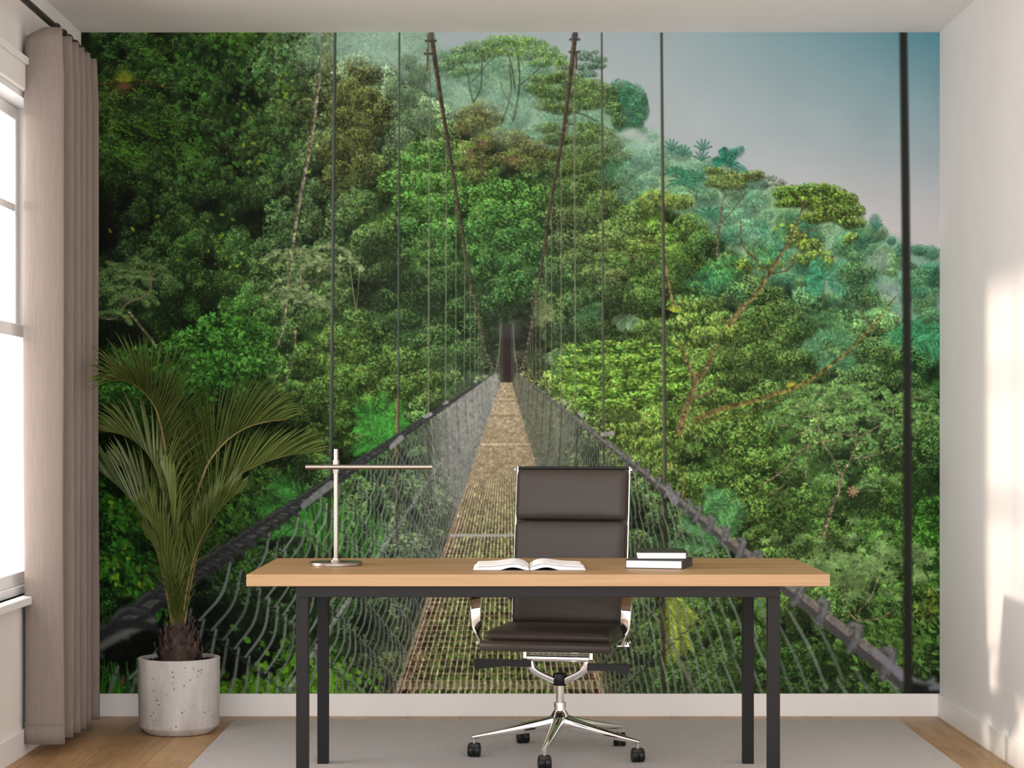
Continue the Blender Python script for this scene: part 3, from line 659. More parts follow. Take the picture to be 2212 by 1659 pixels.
    for (u, v, rx, ry) in [(1760, 425, 60, 20), (1800, 440, 56, 22), (1720, 425, 44, 18), (1690, 415, 24, 14), (1720, 412, 30, 14), (1760, 408, 34, 14), (1795, 415, 34, 16), (1825, 430, 28, 16), (1845, 455, 24, 16), (1770, 440, 40, 16), (1720, 435, 34, 12), (1800, 460, 44, 18), (1835, 480, 24, 14), (1780, 405, 14, 10), (1860, 480, 12, 10), (1760, 470, 34, 12), (1690, 440, 20, 8)]:
        puff(u, v, rx, ry, 8, .5, 1.3, (88, 128, 40) if v < 460 else (100, 126, 42), con=1.0, shadow=.75, dens=1.3)
    for (u, v, rx, ry) in [(1700, 500, 30, 18), (1720, 520, 34, 16), (1640, 555, 34, 16), (1665, 545, 30, 14), (1750, 530, 30, 16), (1770, 555, 30, 16), (1785, 570, 22, 16), (1740, 560, 30, 14), (1610, 570, 24, 14), (1660, 570, 34, 14), (1830, 520, 14, 8), (1840, 510, 16, 8)]:
        puff(u, v, rx, ry, 9, .52, 1.3, (126, 148, 52), con=.95, shadow=.45)
    # right distance palms
    for (b, t, s) in [((1782, 600), (1840, 575), 22), ((1782, 604), (1850, 640), 22), ((1780, 602), (1740, 595), 14), ((1782, 600), (1760, 560), 10), ((1781, 602), (1750, 630), 12), ((1700, 560), (1690, 490), 4), ((1690, 560), (1650, 480), 8), ((1690, 540), (1620, 560), 14)]:
        frond(b, t, s, 22, 24, (64, 136, 102), 1.8)
    line([(1775, 660), (1781, 605)], [3, 3], (90, 104, 80))
    for (u, v, s, c) in [(1790, 735, 1.0, (80, 130, 92)), (1775, 700, .9, (96, 150, 92)), (1975, 730, 1.2, (64, 140, 96)), (1740, 760, 1.0, (84, 128, 88)), (1810, 790, .8, (76, 124, 84))]:
        for a in np.linspace(-3.0, .3, 7):
            frond((u, v), (u + 60 * s * np.cos(a), v + 40 * s * np.sin(a) + 12), 14, 18, 20 * s, c, 1.7)
    frond((1968, 745), (2040, 735), 10, 22, 34, (70, 146, 100), 3, droop=.5)
    for (u, v, rx, ry) in [(1660, 640, 40, 24), (1690, 680, 44, 34), (1640, 700, 44, 40), (1700, 730, 36, 30), (1610, 730, 44, 36), (1650, 770, 50, 36), (1730, 705, 34, 30), (1590, 780, 44, 30), (1720, 780, 40, 26), (1860, 640, 40, 30), (1850, 590, 44, 26), (1890, 760, 40, 34), (1870, 820, 50, 34)]:
        puff(u, v, rx, ry, 7, .4, 1.32, (84, 118, 52) if u < 1800 else (82, 122, 66), con=1.1, shadow=.6)
    # yellow green trees, right of the bridge
    yg = (114, 168, 58)
    for (u, v, rx, ry) in [(1480, 650, 20, 10), (1490, 665, 26, 12), (1530, 655, 34, 16), (1500, 690, 40, 16), (1560, 690, 34, 16), (1470, 700, 30, 14), (1570, 720, 36, 18), (1520, 720, 40, 16), (1480, 735, 34, 16), (1590, 705, 20, 12)]:
        puff(u, v, rx, ry, 11, .36, 1.22, (124, 160, 70), con=.9, shadow=.5, hang=.5)
    for (u, v, rx, ry) in [(1250, 755, 36, 14), (1310, 748, 40, 14), (1370, 748, 40, 14), (1420, 760, 34, 16), (1460, 770, 30, 16), (1230, 780, 34, 14), (1290, 785, 44, 16), (1350, 780, 44, 16), (1400, 800, 40, 18), (1450, 810, 36, 18), (1240, 815, 36, 14), (1300, 815, 44, 16), (1350, 830, 40, 16), (1260, 845, 34, 14), (1310, 850, 40, 14), (1420, 840, 40, 14), (1470, 840, 24, 16), (1220, 800, 18, 24), (1380, 860, 40, 14), (1270, 870, 36, 14), (1330, 875, 40, 14)]:
        puff(u, v, rx, ry, 10, .36, 1.25, yg, con=1.0, shadow=.6, flat=True)
    for (u, v, rx, ry) in [(1330, 930, 40, 16), (1380, 930, 40, 18), (1350, 955, 44, 16), (1400, 965, 40, 18), (1430, 990, 34, 20), (1340, 985, 44, 18), (1390, 1000, 44, 18), (1450, 950, 30, 18), (1440, 1020, 36, 18), (1420, 920, 30, 14), (1500, 930, 40, 20), (1520, 900, 34, 18)]:
        puff(u, v, rx, ry, 12, .34, 1.22, (120, 152, 66), con=.95, shadow=.55, hang=.6)
    for (u, v, rx, ry) in [(1540, 860, 40, 24), (1590, 900, 50, 30), (1560, 940, 44, 34), (1620, 950, 46, 40), (1600, 1000, 54, 36), (1650, 1000, 40, 36), (1560, 1040, 50, 36), (1630, 1060, 56, 36), (1540, 1090, 50, 30), (1600, 1110, 50, 34), (1660, 1100, 40, 30), (1500, 1050, 40, 30), (1480, 870, 30, 24)]:
        puff(u, v, rx, ry, 10, .38, 1.3, (90, 128, 52), con=1.15, shadow=.6)
    # pale cecropias, right
    for (u, v, r) in [(1760, 850, 34), (1800, 850, 36), (1830, 860, 36), (1870, 850, 40), (1900, 870, 40), (1920, 890, 36), (1850, 890, 36), (1880, 910, 36), (1980, 860, 34), (1990, 910, 34), (1780, 880, 34), (1720, 880, 30), (1740, 900, 30), (1940, 930, 30), (1970, 940, 34), (1690, 920, 30), (1840, 940, 30), (1860, 960, 28), (1900, 1040, 30), (1880, 1060, 26), (1790, 1040, 26)]:
        cecropia(u, v, r, (108, 150, 84), 8, .2)
    pale = (146, 134, 112)
    for (pts, w) in [([(1816, 1030), (1800, 990), (1780, 960), (1768, 920), (1770, 880)], [5, 4, 3]), ([(1816, 1030), (1840, 985), (1850, 945), (1845, 915)], [6, 4, 3]), ([(1850, 948), (1880, 930), (1905, 915)], [4, 2]), ([(1816, 1030), (1808, 1070), (1800, 1085), (1785, 1130), (1778, 1160)], [7, 8, 8]), ([(1845, 990), (1880, 985), (1950, 960)], [4, 2]),
                     ([(1650, 1045), (1700, 1010), (1725, 975), (1770, 955), (1800, 950)], [4, 3, 2]), ([(1700, 950), (1740, 930), (1775, 930)], [2, 2]), ([(1790, 930), (1830, 940), (1840, 945)], [2, 2]), ([(1740, 1030), (1742, 980), (1748, 955)], [3, 3]), ([(1640, 1080), (1660, 1070), (1690, 1050)], [2, 3]), ([(1775, 1160), (1770, 1190), (1745, 1230)], [5, 4])]:
        line(smooth(pts, 12), w, pale, .85, tex=.3, hi=(104, 92, 74))
    for a in np.linspace(0, 6.28, 9)[:-1]: line([(1842, 1062), (1842 + 11 * np.cos(a), 1062 + 11 * np.sin(a))], [2, 5], (168, 130, 108))
    for (u, v, rx, ry) in [(2000, 930, 30, 30), (2010, 1130, 34, 40), (2000, 1180, 36, 34), (2010, 1090, 30, 20), (2015, 970, 24, 30)]:
        puff(u, v, rx, ry, 9, .45, 1.3, (66, 132, 40) if v > 1000 else (84, 132, 66), con=1.1, shadow=.6)
    for (u, v, rx, ry) in [(1860, 1110, 44, 12), (1900, 1130, 40, 12), (1930, 1090, 34, 20), (1930, 1060, 36, 16)]:
        puff(u, v, rx, ry, 9, .42, 1.2, (92, 138, 56), con=.9, shadow=.3, dens=.8)
    for a in np.linspace(-2.9, -.1, 12): line([(1710, 838), (1710 + 15 * np.cos(a), 838 + 17 * np.sin(a))], [4, 1], (170, 176, 60))
    for a in np.linspace(-2.7, .2, 9): line([(1455, 672), (1455 + 20 * np.cos(a), 672 + 16 * np.sin(a))], [4, 1], (150, 170, 60))
    # lower right: a near cecropia with star leaves
    for _ in range(150):
        u, v = 1830 + 105 * rng.standard_normal(), 1225 + 34 * rng.standard_normal()
        if v > 1300 or u > 2020 or u < 1640: continue
        c = np.array([116, 150, 88], np.float32) * (.65 + .5 * rng.random()); r = 12 + 12 * rng.random(); a0 = rng.random() * 6
        for q in range(7):
            a = a0 + q * .9
            mm, n = leaf(r, .34, np.arctan2(np.sin(a) * .6, np.cos(a)))
            stamp(u + r * .5 * np.cos(a), v + r * .3 * np.sin(a), mm, n, c * (.85 + .3 * rng.random()), .92)
    for _ in range(240):
        u, v = 1950 + 60 * rng.standard_normal(), 1370 + 60 * rng.standard_normal()
        mm, n = leaf(14 + 12 * rng.random(), .34, .8 + rng.standard_normal() * .5)
        stamp(u, v, mm, n, np.array([96, 140, 62], np.float32) * (.55 + .6 * rng.random()), .9)
    for (pts, w) in [([(1850, 1370), (1855, 1320), (1880, 1290), (1900, 1240)], [4, 4, 3]), ([(1850, 1340), (1900, 1335), (1930, 1315)], [4, 3]), ([(1850, 1340), (1825, 1310), (1818, 1270), (1840, 1255)], [4, 3, 2]), ([(1878, 1290), (1870, 1265)], [3, 2])]:
        line(smooth(pts, 10), w, (112, 100, 78), .9, tex=.3)
    for (u, v, rx, ry) in [(2015, 1290, 26, 24), (2000, 1320, 24, 20)]:
        puff(u, v, rx, ry, 13, .5, 1.2, (118, 132, 44), con=.9, shadow=.3, dens=.7)
    # lower left: leafy wall beside the palm pot
    for _ in range(1500):
        u, v = 205 + 190 * rng.random(), 1010 + 340 * rng.random()
        nz = at(N1, u, v)
        if nz < -.1 + .5 * (u > 330): continue
        mm, n = leaf(11 + 6 * rng.random(), .55, 1.2 + rng.standard_normal() * .7)
        c = np.array([58, 122, 32], np.float32) if rng.random() < .8 else np.array([120, 160, 40], np.float32)
        stamp(u, v, mm, n, c * (.4 + .75 * rng.random()), .9)
    for _ in range(300):
        u, v = 480 + 70 * rng.standard_normal(), 1090 + 50 * rng.standard_normal()
        mm, n = leaf(18, .3, 1.1 + rng.standard_normal() * .5)
        stamp(u, v, mm, n, np.array([72, 122, 44], np.float32) * (.45 + .7 * rng.random()), .88)
    for k in range(26):
        u = 212 + 80 * rng.random() + (60 if k % 3 == 0 else 0); h = 40 + 40 * rng.random()
        line([(u, 1500), (u - 12 + 24 * rng.random(), 1500 - h)], [7, 2], np.array([54, 118, 34]) * (.5 + .7 * rng.random()), .95)
    line([(262, 1478), (266, 1462)], [6, 6], (150, 70, 54), .8, 2)
    for _ in range(420):
        q = [(600, 1460, 50, 40), (690, 1490, 60, 20), (530, 1490, 40, 14), (570, 1485, 60, 20), (720, 1470, 40, 20)][rng.integers(5)]
        mm, n = leaf(14 + 9 * rng.random(), .6, rng.random() * 6.28)
        stamp(q[0] + q[2] * rng.standard_normal(), q[1] + q[3] * rng.standard_normal(), mm, n, np.array([92, 150, 34], np.float32) * (.5 + .65 * rng.random()), .9)
    # feather palms beside the bridge
    for (b, t, s) in [((835, 960), (800, 865), 4), ((835, 960), (770, 880), 20), ((838, 955), (830, 850), -4), ((838, 955), (860, 870), 4), ((835, 965), (768, 920), 24), ((838, 970), (764, 975), 30), ((840, 960), (872, 910), 12), ((835, 975), (775, 1010), 26)]:
        frond(b, t, s, 26, 30, (64, 140, 54), 1.9, droop=.05, spread=.6)
    for (b, t, s) in [((700, 1120), (560, 1095), 30), ((705, 1110), (590, 1040), 20), ((690, 1150), (550, 1150), 34), ((720, 1180), (640, 1080), 10), ((700, 1200), (720, 1080), 0)]:
        frond(b, t, s, 34, 46, (56, 118, 50), 2.4, droop=.1, spread=.6)
    for k in range(40):
        u = 650 + 170 * rng.random(); line([(u, 1180 + 30 * rng.random()), (u - 30 + 60 * rng.random(), 1060 + 60 * rng.random())], [6, 2], np.array([70, 130, 50]) * (.4 + .9 * rng.random()), .8)
    for (b, t, s) in [((1560, 1180), (1480, 1090), 18), ((1560, 1175), (1530, 1050), 0), ((1555, 1170), (1580, 1060), 0), ((1550, 1180), (1470, 1130), 30), ((1560, 1185), (1600, 1090), 10), ((1550, 1190), (1450, 1185), 24), ((1520, 1110), (1560, 1075), 12)]:
        frond(b, t, s, 28, 38, (84, 138, 84), 2.2, droop=.08, spread=.6)
    for (b, t, s) in [((1440, 1280), (1485, 1400), -20), ((1445, 1270), (1500, 1340), -10), ((1440, 1290), (1450, 1420), 0)]:
        frond(b, t, s, 26, 36, (138, 156, 62), 3.0, droop=.4, spread=.6)
    for k in range(30):
        a = rng.random() * 6.28; line([(1640, 1300), (1640 + 34 * np.cos(a), 1300 + 26 * np.sin(a))], [3, 1], (96, 140, 70), .6)

    trunk = (94, 84, 58)
    line(smooth([(1468, 930), (1478, 890), (1498, 840), (1502, 810)], 14), [17, 15, 14], trunk, tex=.2, hi=(118, 112, 62))
    line(smooth([(1500, 830), (1488, 790), (1474, 760), (1468, 740)], 10), [10, 8, 5], trunk, tex=.2, hi=(112, 108, 60)); line(smooth([(1500, 830), (1522, 800), (1540, 765), (1552, 742)], 10), [11, 9, 5], trunk, tex=.2, hi=(112, 108, 60))
    line(smooth([(1576, 700), (1600, 668), (1638, 628), (1676, 566), (1706, 516), (1724, 474), (1734, 446)], 30), [13, 11, 9, 7, 5, 3], trunk, tex=.2, hi=(122, 114, 70))
    line(smooth([(1505, 905), (1560, 882), (1620, 868), (1670, 852), (1720, 835), (1770, 806), (1820, 768), (1862, 728), (1895, 690), (1935, 640)], 40), [13, 11, 10, 9, 7, 5, 2], (92, 84, 50), tex=.2, hi=(116, 110, 56))
    for (p, w) in [([(1734, 446), (1726, 428), (1708, 412)], [3, 1.5]), ([(1734, 446), (1752, 425), (1775, 412)], [3, 1.5]), ([(1734, 452), (1765, 440), (1800, 430)], [3, 1.5]), ([(1700, 520), (1740, 500), (1790, 488)], [3, 1.5]), ([(1688, 542), (1740, 502), (1776, 478)], [3, 1.5]),
                   ([(1650, 588), (1632, 560), (1604, 530), (1598, 470)], [5, 4, 2]), ([(1668, 590), (1705, 580), (1720, 545)], [4, 2.5]), ([(1605, 672), (1580, 640), (1562, 615)], [4, 2]), ([(1878, 708), (1918, 714), (1950, 692)], [3, 1]), ([(1884, 700), (1856, 672), (1845, 650)], [3, 1]), ([(1500, 860), (1540, 845), (1552, 826)], [6, 3])]:
        line(smooth(p, 10), w, trunk, .95, tex=.15)
    for _ in range(90):
        f_ = rng.random(); q = np.array([1505, 905]) * (1 - f_) + np.array([1790, 790]) * f_ + (0, 26 * np.sin(np.pi * f_))
        mm, nn_ = leaf(8, .4, 1.57 + rng.standard_normal() * .4); stamp(q[0], q[1] + 6 + 4 * rng.random(), mm, nn_, np.array([104, 112, 46], np.float32) * (.6 + .6 * rng.random()), .8)
    for (u, v, rx, ry, a) in [(1060, 735, 26, 66, .75), (1136, 730, 30, 60, .7), (1095, 680, 34, 30, .6), (1160, 770, 26, 34, .6), (1020, 650, 26, 30, .5), (930, 660, 40, 30, .55), (880, 610, 40, 40, .5), (860, 700, 30, 24, .4), (985, 600, 26, 40, .4), (960, 790, 40, 16, .35), (800, 640, 30, 40, .55),
                              (1215, 720, 34, 30, .5), (1270, 610, 26, 20, .35), (1340, 670, 44, 26, .5), (1240, 480, 24, 20, .3), (1210, 420, 20, 30, .35), (1180, 380, 26, 20, .35), (1480, 590, 24, 30, .35), (1560, 650, 34, 24, .4), (1760, 690, 50, 26, .45), (1850, 620, 30, 24, .3), (1580, 760, 26, 20, .35), (1680, 800, 40, 20, .35),
                              (1330, 895, 50, 16, .5), (1440, 890, 20, 24, .4), (1555, 985, 24, 40, .4), (1690, 1080, 40, 26, .45), (1860, 1090, 60, 26, .5), (1720, 1180, 40, 24, .4), (1930, 1000, 30, 26, .35), (1990, 1060, 40, 26, .5), (1800, 980, 26, 20, .3)]:
        blob(u, v, rx, ry, field(u, v) * np.array([.42, .4, .46]) + 6, a)
        for _ in range(int(rx * ry / 26)):
            q = rng.standard_normal(2) * .6
            mm, n = leaf(6 + 3 * rng.random(), .38, rng.random() * 6.28)
            stamp(u + q[0] * rx, v + q[1] * ry, mm, n, np.clip(field(u, v) * (.5 + .9 * rng.random() ** 1.5), 0, 255), .75)
    # general veil of light and vignette of the print
    C[:] = C + (np.array([150, 180, 150], np.float32) - C) * (.05 * np.exp(-((UU - 1080) / 420) ** 2 - ((VV - 600) / 420) ** 2))[..., None]

    # ================================================================ the hanging bridge
    VP = np.array([1094., 787.])
    bL, tL = np.array([-239., 711.]), np.array([-369., 252.])
    bR, tR = np.array([209., 711.]), np.array([330., 254.])
    # dark gateway at the far end
    m = polymask([(1082, 700), (1108, 700), (1110, 828), (1080, 828)], 2)[..., None]; C += (np.array([50, 42, 40], np.float32) - C) * m * .95
    m = polymask([(1072, 700), (1120, 700), (1120, 728), (1072, 728)], 5)[..., None]; C += (np.array([66, 72, 66], np.float32) - C) * m * .6
    for u in (1079, 1084, 1105, 1109): line([(u, 690), (u, 828)], [2.5, 2.5], (88, 90, 86), .6)

    # walkway
    walk = polymask([(855, 1498.5), (1082, 826), (1106, 826), (1304, 1498.5)])
    zz = 711 / np.maximum(VV - 787, 1)            # depth
    xx = (UU - VP[0]) * zz / 711 * 711            # lateral position, -239 .. 209
    latc = xx / 13.9
    lonc = zz / .0245
    fade = np.clip((zz - 1.5) / 3.0, 0, 1)
    under = field(UU, VV) * .8 + np.array([20, 14, 6], np.float32)
    leafm = np.clip(.5 + .6 * TEX + .35 * N2, 0, 1)[..., None]
    under = np.array([46, 46, 28], np.float32) * (1 - leafm) + np.array([98, 122, 54], np.float32) * leafm
    edge = np.clip((np.abs(xx + 15) - 150) / 60, 0, 1)[..., None]
    under = under * (1 - edge) + (np.array([84, 66, 50], np.float32) + 34 * TEX[..., None]) * edge
    f2 = np.clip((zz - 1.7) / 1.3, 0, 1)[..., None]
    under = under * (1 - f2) + np.array([120, 106, 80], np.float32) * f2
    m = walk[..., None]
    C += (np.clip(under, 0, 255) - C) * m
    wl = np.clip((1.45 - np.abs((latc % 1) - .5) * 13.9 / zz * 1.0) + .5, 0, 1)
    pxw = 711 / np.maximum(zz, .2) ** 2 * .0245
    wc = np.clip((.85 / np.maximum(zz, .6) + .55 - np.abs((lonc % 1) - .5) * pxw) + .2, 0, 1)
    barc = np.array([202, 192, 166], np.float32) * (1 + .1 * TEX[..., None])
    C += (np.array([152, 134, 100], np.float32) - C) * (m * (wc * (1 - fade * .75))[..., None])
    C += (barc - C) * (m * (wl * (1 - fade * .7))[..., None] * .95)
    far_deck = np.array([174, 160, 132], np.float32) * (1 + .05 * TEX[..., None])
    C += (far_deck - C) * (m * np.clip((zz - 3.2) / 3, 0, 1)[..., None] * .75)
    for v, w, c, a in [(1156, 6, (182, 184, 180), .9), (959, 3, (200, 190, 160), .9), (898, 2, (96, 80, 56), .7), (866, 1.5, (96, 80, 56), .7), (857, 1.2, (96, 80, 56), .6), (846, 1, (96, 80, 56), .5), (838, 1, (96, 80, 56), .5), (1480, 13, (150, 140, 108), .55), (1330, 4, (130, 112, 76), .5)]:
        z = 711 / (v - 787); line([VP + bL / z, VP + bR / z], [w, w], c, a)
        if v == 1480:
            for k in range(33):
                x = -239 + k * 13.9 - 2; line([VP + np.array([x, 711.]) / z - (0, 8), VP + np.array([x, 711.]) / z + (0, 8)], [4, 4], barc[1400, 800], .95)
    for b, c in ((bL, (176, 160, 122)), (bR, (176, 158, 120))):
        line([VP + b * 1.005, VP + b / 10], [7, 1], c, .9); line([VP + b * np.array([1.06, 1]), VP + b * np.array([1.06, 1]) / 10], [4, 1], (120, 100, 70), .9)

    # net fences
    def P(b, t, z, h): return VP + ((1 - h) * b + h * t) / z
    def fence(b, t, kk, bulge, lean, hook, wide, colA, colB, soft0, alA):
        zs = np.linspace(16, 2.2, 120)
        poly = [P(b, t, z, 0) for z in zs] + [P(b, t, z, 1) for z in zs[::-1]]
        m = polymask(poly, 1)
        zf = np.clip(((b[0] - t[0]) * 0 + 1) * 369 / np.maximum(np.abs(UU - VP[0]), 2), 0, 30)
        tex = .5 + .5 * np.sin(UU * 1.25 + VV * .62) * np.sin(UU * .9 - VV * .55)
        g = np.array(wide, np.float32) * (.70 + .42 * tex[..., None] + .12 * TEX[..., None])
        C[:] += (g - C) * (m * np.clip((zf - 1.5) / 2.4, 0, 1) * .74)[..., None]
        m = polymask([P(b, t, z, 0) for z in np.linspace(16, 1.2, 90)] + [P(b, t, z, 1) for z in np.linspace(1.2, 16, 90)], 4)
        C[:] += (np.array(wide, np.float32) * .92 - C) * (m * np.clip((zf - .9) / 2.2, 0, 1) * .34)[..., None]
        zn = .34
        z0 = zn - kk * .9
        dh = .085
        row = 0
        while z0 < 7.5:
            zc = z0 + kk * .5
            h = .985 - (.5 * dh if row % 2 else 0)
            k = 0; row += 1
            while h > .02:
                h1 = max(h - dh, 0)
                za, zb = z0 + kk * h, z0 + kk * h1
                if zb > zn * .8:
                    a, b_ = P(b, t, za, h), P(b, t, zb, h1)
                    ln_ = float(np.hypot(*(b_ - a))); sx = lean * ln_
                    a = a + (sx, 0); b_ = b_ - (sx * .8, 0)
                    w = float(np.clip(4.1 / za, .75, 12)); sf = 1 + soft0 * max(0, .9 - za) * 10
                    if zc < 2.8:
                        d = b_ - a; nn = np.array([d[1], -d[0]])
                        mid = (a + b_) / 2 + nn * bulge
                        cj = np.array(colA) * (1 + .09 * rng.standard_normal())
                        hk = b_ + np.array([-hook * .42 * ln_, -abs(hook) * .16 * ln_])
                        line(smooth([b_ + (0, w * .2), (b_ + hk) / 2 + (0, w * .7), hk], 5), [w * .8, w * .7, w * .5], colB, .75, sf)
                        line(smooth([a, mid, b_], 10 if zc < 1 else 4), [w * .85, w, w * .85], cj, alA, sf)
                    elif k % 2 == 0:
                        e = P(b, t, z0 + kk * max(h - 2 * dh, 0), max(h - 2 * dh, 0))
                        line([a, e], [w, w], colA, alA * .6, 1)
                        if row % 2: line([a + (1.5, 0), e + (1.5, 0)], [w * .8, w * .8], colB, .35, 1)
                h -= dh; k += 1
            z0 += .05 if zc < 2 else (.075 if zc < 3.5 else .16)
    for k, (z, v) in enumerate([(1, 0)]): pass
    # pipe outside the left net, cane stems
    line([(612, 1506), (1000, 925), (1040, 862)], [10, 4, 1.5], (148, 152, 148), .9, 1.5, tex=.12, hi=(120, 126, 122))
    line([(857, 860), (855, 1120)], [5, 4], (150, 116, 52), .9); line([(1478, 1020), (1466, 1160)], [4, 4], (140, 124, 60), .8)
    line([(1380, 1290), (1430, 1350), (1510, 1510)], [5, 7, 9], (132, 130, 116), .75, 2)
    line([(1432, 1200), (1431, 1510)], [12, 12], (58, 50, 36), .75, 3)
    # vertical suspender cables
    def cable(u0, v0, u1, v1, w0, w1, c=(92, 100, 88), c2=(58, 62, 54), soft=1.0):
        line([(u0, v0), (u1, v1)], [w0, w1], c2, .96, soft, hi=c)
    for a in [(723, 60, 714, 1050, 6.5, 8.5), (862, 60, 860, 948, 4, 4.5), (928, 130, 925, 905, 3, 3.2), (964, 318, 962, 872, 2.3, 2.6), (985, 440, 984, 850, 1.9, 2), (1004, 540, 1002, 838, 1.6, 1.8), (1016, 610, 1015, 828, 1.4, 1.5), (1026, 650, 1025, 820, 1.2, 1.3), (1033, 690, 1033, 815, 1, 1.1), (1039, 715, 1039, 812, .9, 1), (1045, 745, 1045, 808, .8, .9),
              (1240, 130, 1243, 893, 2.6, 3), (1212, 325, 1212, 868, 2.2, 2.4), (1191, 450, 1191, 850, 1.6, 1.8), (1178, 540, 1178, 838, 1.5, 1.6), (1166, 600, 1166, 828, 1.3, 1.4), (1157, 650, 1157, 820, 1.2, 1.2), (1150, 690, 1150, 815, 1, 1.1), (1145, 720, 1145, 812, .9, 1), (1140, 745, 1140, 808, .8, .9)]:
        cable(*a, c=(140, 148, 122) if a[4] < 3.5 else (104, 112, 104), c2=(86, 94, 72) if a[4] < 3.5 else (48, 54, 48))
    cable(1299, 60, 1303, 935, 4, 5, (104, 112, 96), (64, 60, 50)); cable(1428, 60, 1436, 1050, 6, 8.5, (96, 106, 92), (58, 54, 44))
    # dark suspenders seen through the nets
    for (u, v0, v1, w) in [(711, 1050, 1300, 8), (859, 945, 1180, 6), (926, 905, 1110, 4), (962, 872, 1030, 3), (985, 860, 990, 2.2), (1303, 930, 1006, 6), (1436, 1050, 1220, 10), (1243, 890, 1010, 3.4), (1212, 870, 990, 2.6), (1191, 850, 960, 2)]:
        line([(u, v0), (u - (3 if u < 1000 else -1), v1)], [w, w * .9], (50, 46, 36), .8, 1.3)
    # main catenary cables with clamps
    L_ = smooth([(930, 66), (948, 190), (966, 300), (986, 425), (1003, 530), (1016, 604), (1022, 640), (1031, 680), (1037, 709), (1043, 734), (1052, 768), (1062, 791), (1071, 797)], 70)
    R_ = smooth([(1243, 66), (1227, 200), (1212, 310), (1190, 430), (1176, 530), (1165, 604), (1157, 640), (1150, 680), (1146, 709), (1140, 739), (1134, 772), (1125, 793), (1117, 798)], 70)
    for q in (L_, R_):
        line(q, [10, 8, 6, 4, 3, 2.4, 2.2], (54, 48, 40), 1, 1, tex=.15, hi=(88, 80, 66))
    line(smooth([(1071, 797), (1076, 775), (1080, 730), (1081, 700)], 10), [2.4, 1.8], (128, 124, 112), .9); line(smooth([(1117, 798), (1113, 775), (1109, 730), (1108, 700)], 10), [2.4, 1.8], (128, 124, 112), .9)
    for q in (L_, R_):
        for f in (.50, .53, .56, .60, .63, .66, .70, .73, .76, .80, .83, .86, .89, .92, .95):
            p = q[int(f * (len(q) - 1))]; w = 7.5 * (1.15 - f)
            line([p - (w, 0), p + (w, 0)], [2, 2], (112, 104, 88), .85); line([p, p + (0, w * 1.6)], [1.8, 1.6], (138, 132, 116), .8)
    for (u, v, s) in [(930, 88, 1.5), (928, 116, 1.5), (966, 300, 1), (965, 318, 1), (987, 440, .8), (986, 453, .8), (1003, 529, .7), (1003, 545, .7), (1017, 596, .6), (1016, 611, .6), (1025, 641, .5), (1025, 655, .5), (1034, 680, .5), (1034, 692, .45), (1040, 709, .4), (1040, 720, .4),
                      (1241, 85, 1.4), (1240, 112, 1.4), (1212, 290, 1), (1212, 311, 1), (1190, 434, .8), (1190, 452, .8), (1177, 527, .7), (1177, 543, .7), (1166, 593, .6), (1166, 606, .6), (1158, 642, .5), (1158, 655, .5), (1151, 690, .45)]:
        line([(u - 7 * s, v), (u + 7 * s, v)], [3.6 * s, 3.6 * s], (66, 60, 54), .9, 1.6)
        line([(u - 4 * s, v - 7 * s), (u - 3 * s, v + 16 * s)], [2.2 * s, 2 * s], (96, 88, 76), .9)
    blob(930, 78, 9, 10, np.array([96, 94, 92], np.float32), .9); blob(1242, 77, 7, 9, np.array([70, 72, 78], np.float32), .95)
    line([(924, 120), (922, 150)], [4, 3], (84, 70, 62)); line([(1244, 115), (1245, 148)], [4, 3], (70, 60, 54))

    fence(bL, tL, .85, .11, .03, .55, (166, 168, 160), (120, 127, 122), (54, 62, 54), .6, .85)
    fence(bR, tR, .8, .03, -.03, -.35, (116, 116, 98), (122, 138, 126), (60, 58, 42), 1.0, .72)
    for z in (2.13, 2.75, 3.4, 4.1, 4.9, 5.8, 6.8, 8.0, 9.5, 11.5):
        for b, t, c in ((bL, tL, (66, 66, 60)), (bR, tR, (52, 48, 40))):
            p = P(b, t, z, 1); q = P(b, t, z, 0)
            line([p, (p[0] * .8 + q[0] * .2, q[1] * .9 + p[1] * .1)], [5.5 / z, 4.5 / z], c, .7, 1)
            p = P(b, t, z * 1.06, 1); q = P(b, t, z * 1.06, 0); line([p, (p[0] * .8 + q[0] * .2, q[1] * .9 + p[1] * .1)], [4 / z, 4 / z], (178, 180, 176) if b[0] < 0 else (140, 136, 120), .5, 1)
    # bluish sheen on the far left net
    m = polymask([(1000, 840), (1078, 800), (1080, 830), (1030, 960), (960, 1100), (940, 1000), (950, 880)], 10)
    C += (np.array([160, 160, 158], np.float32) - C) * (m * (.26 + .12 * TEX))[..., None]

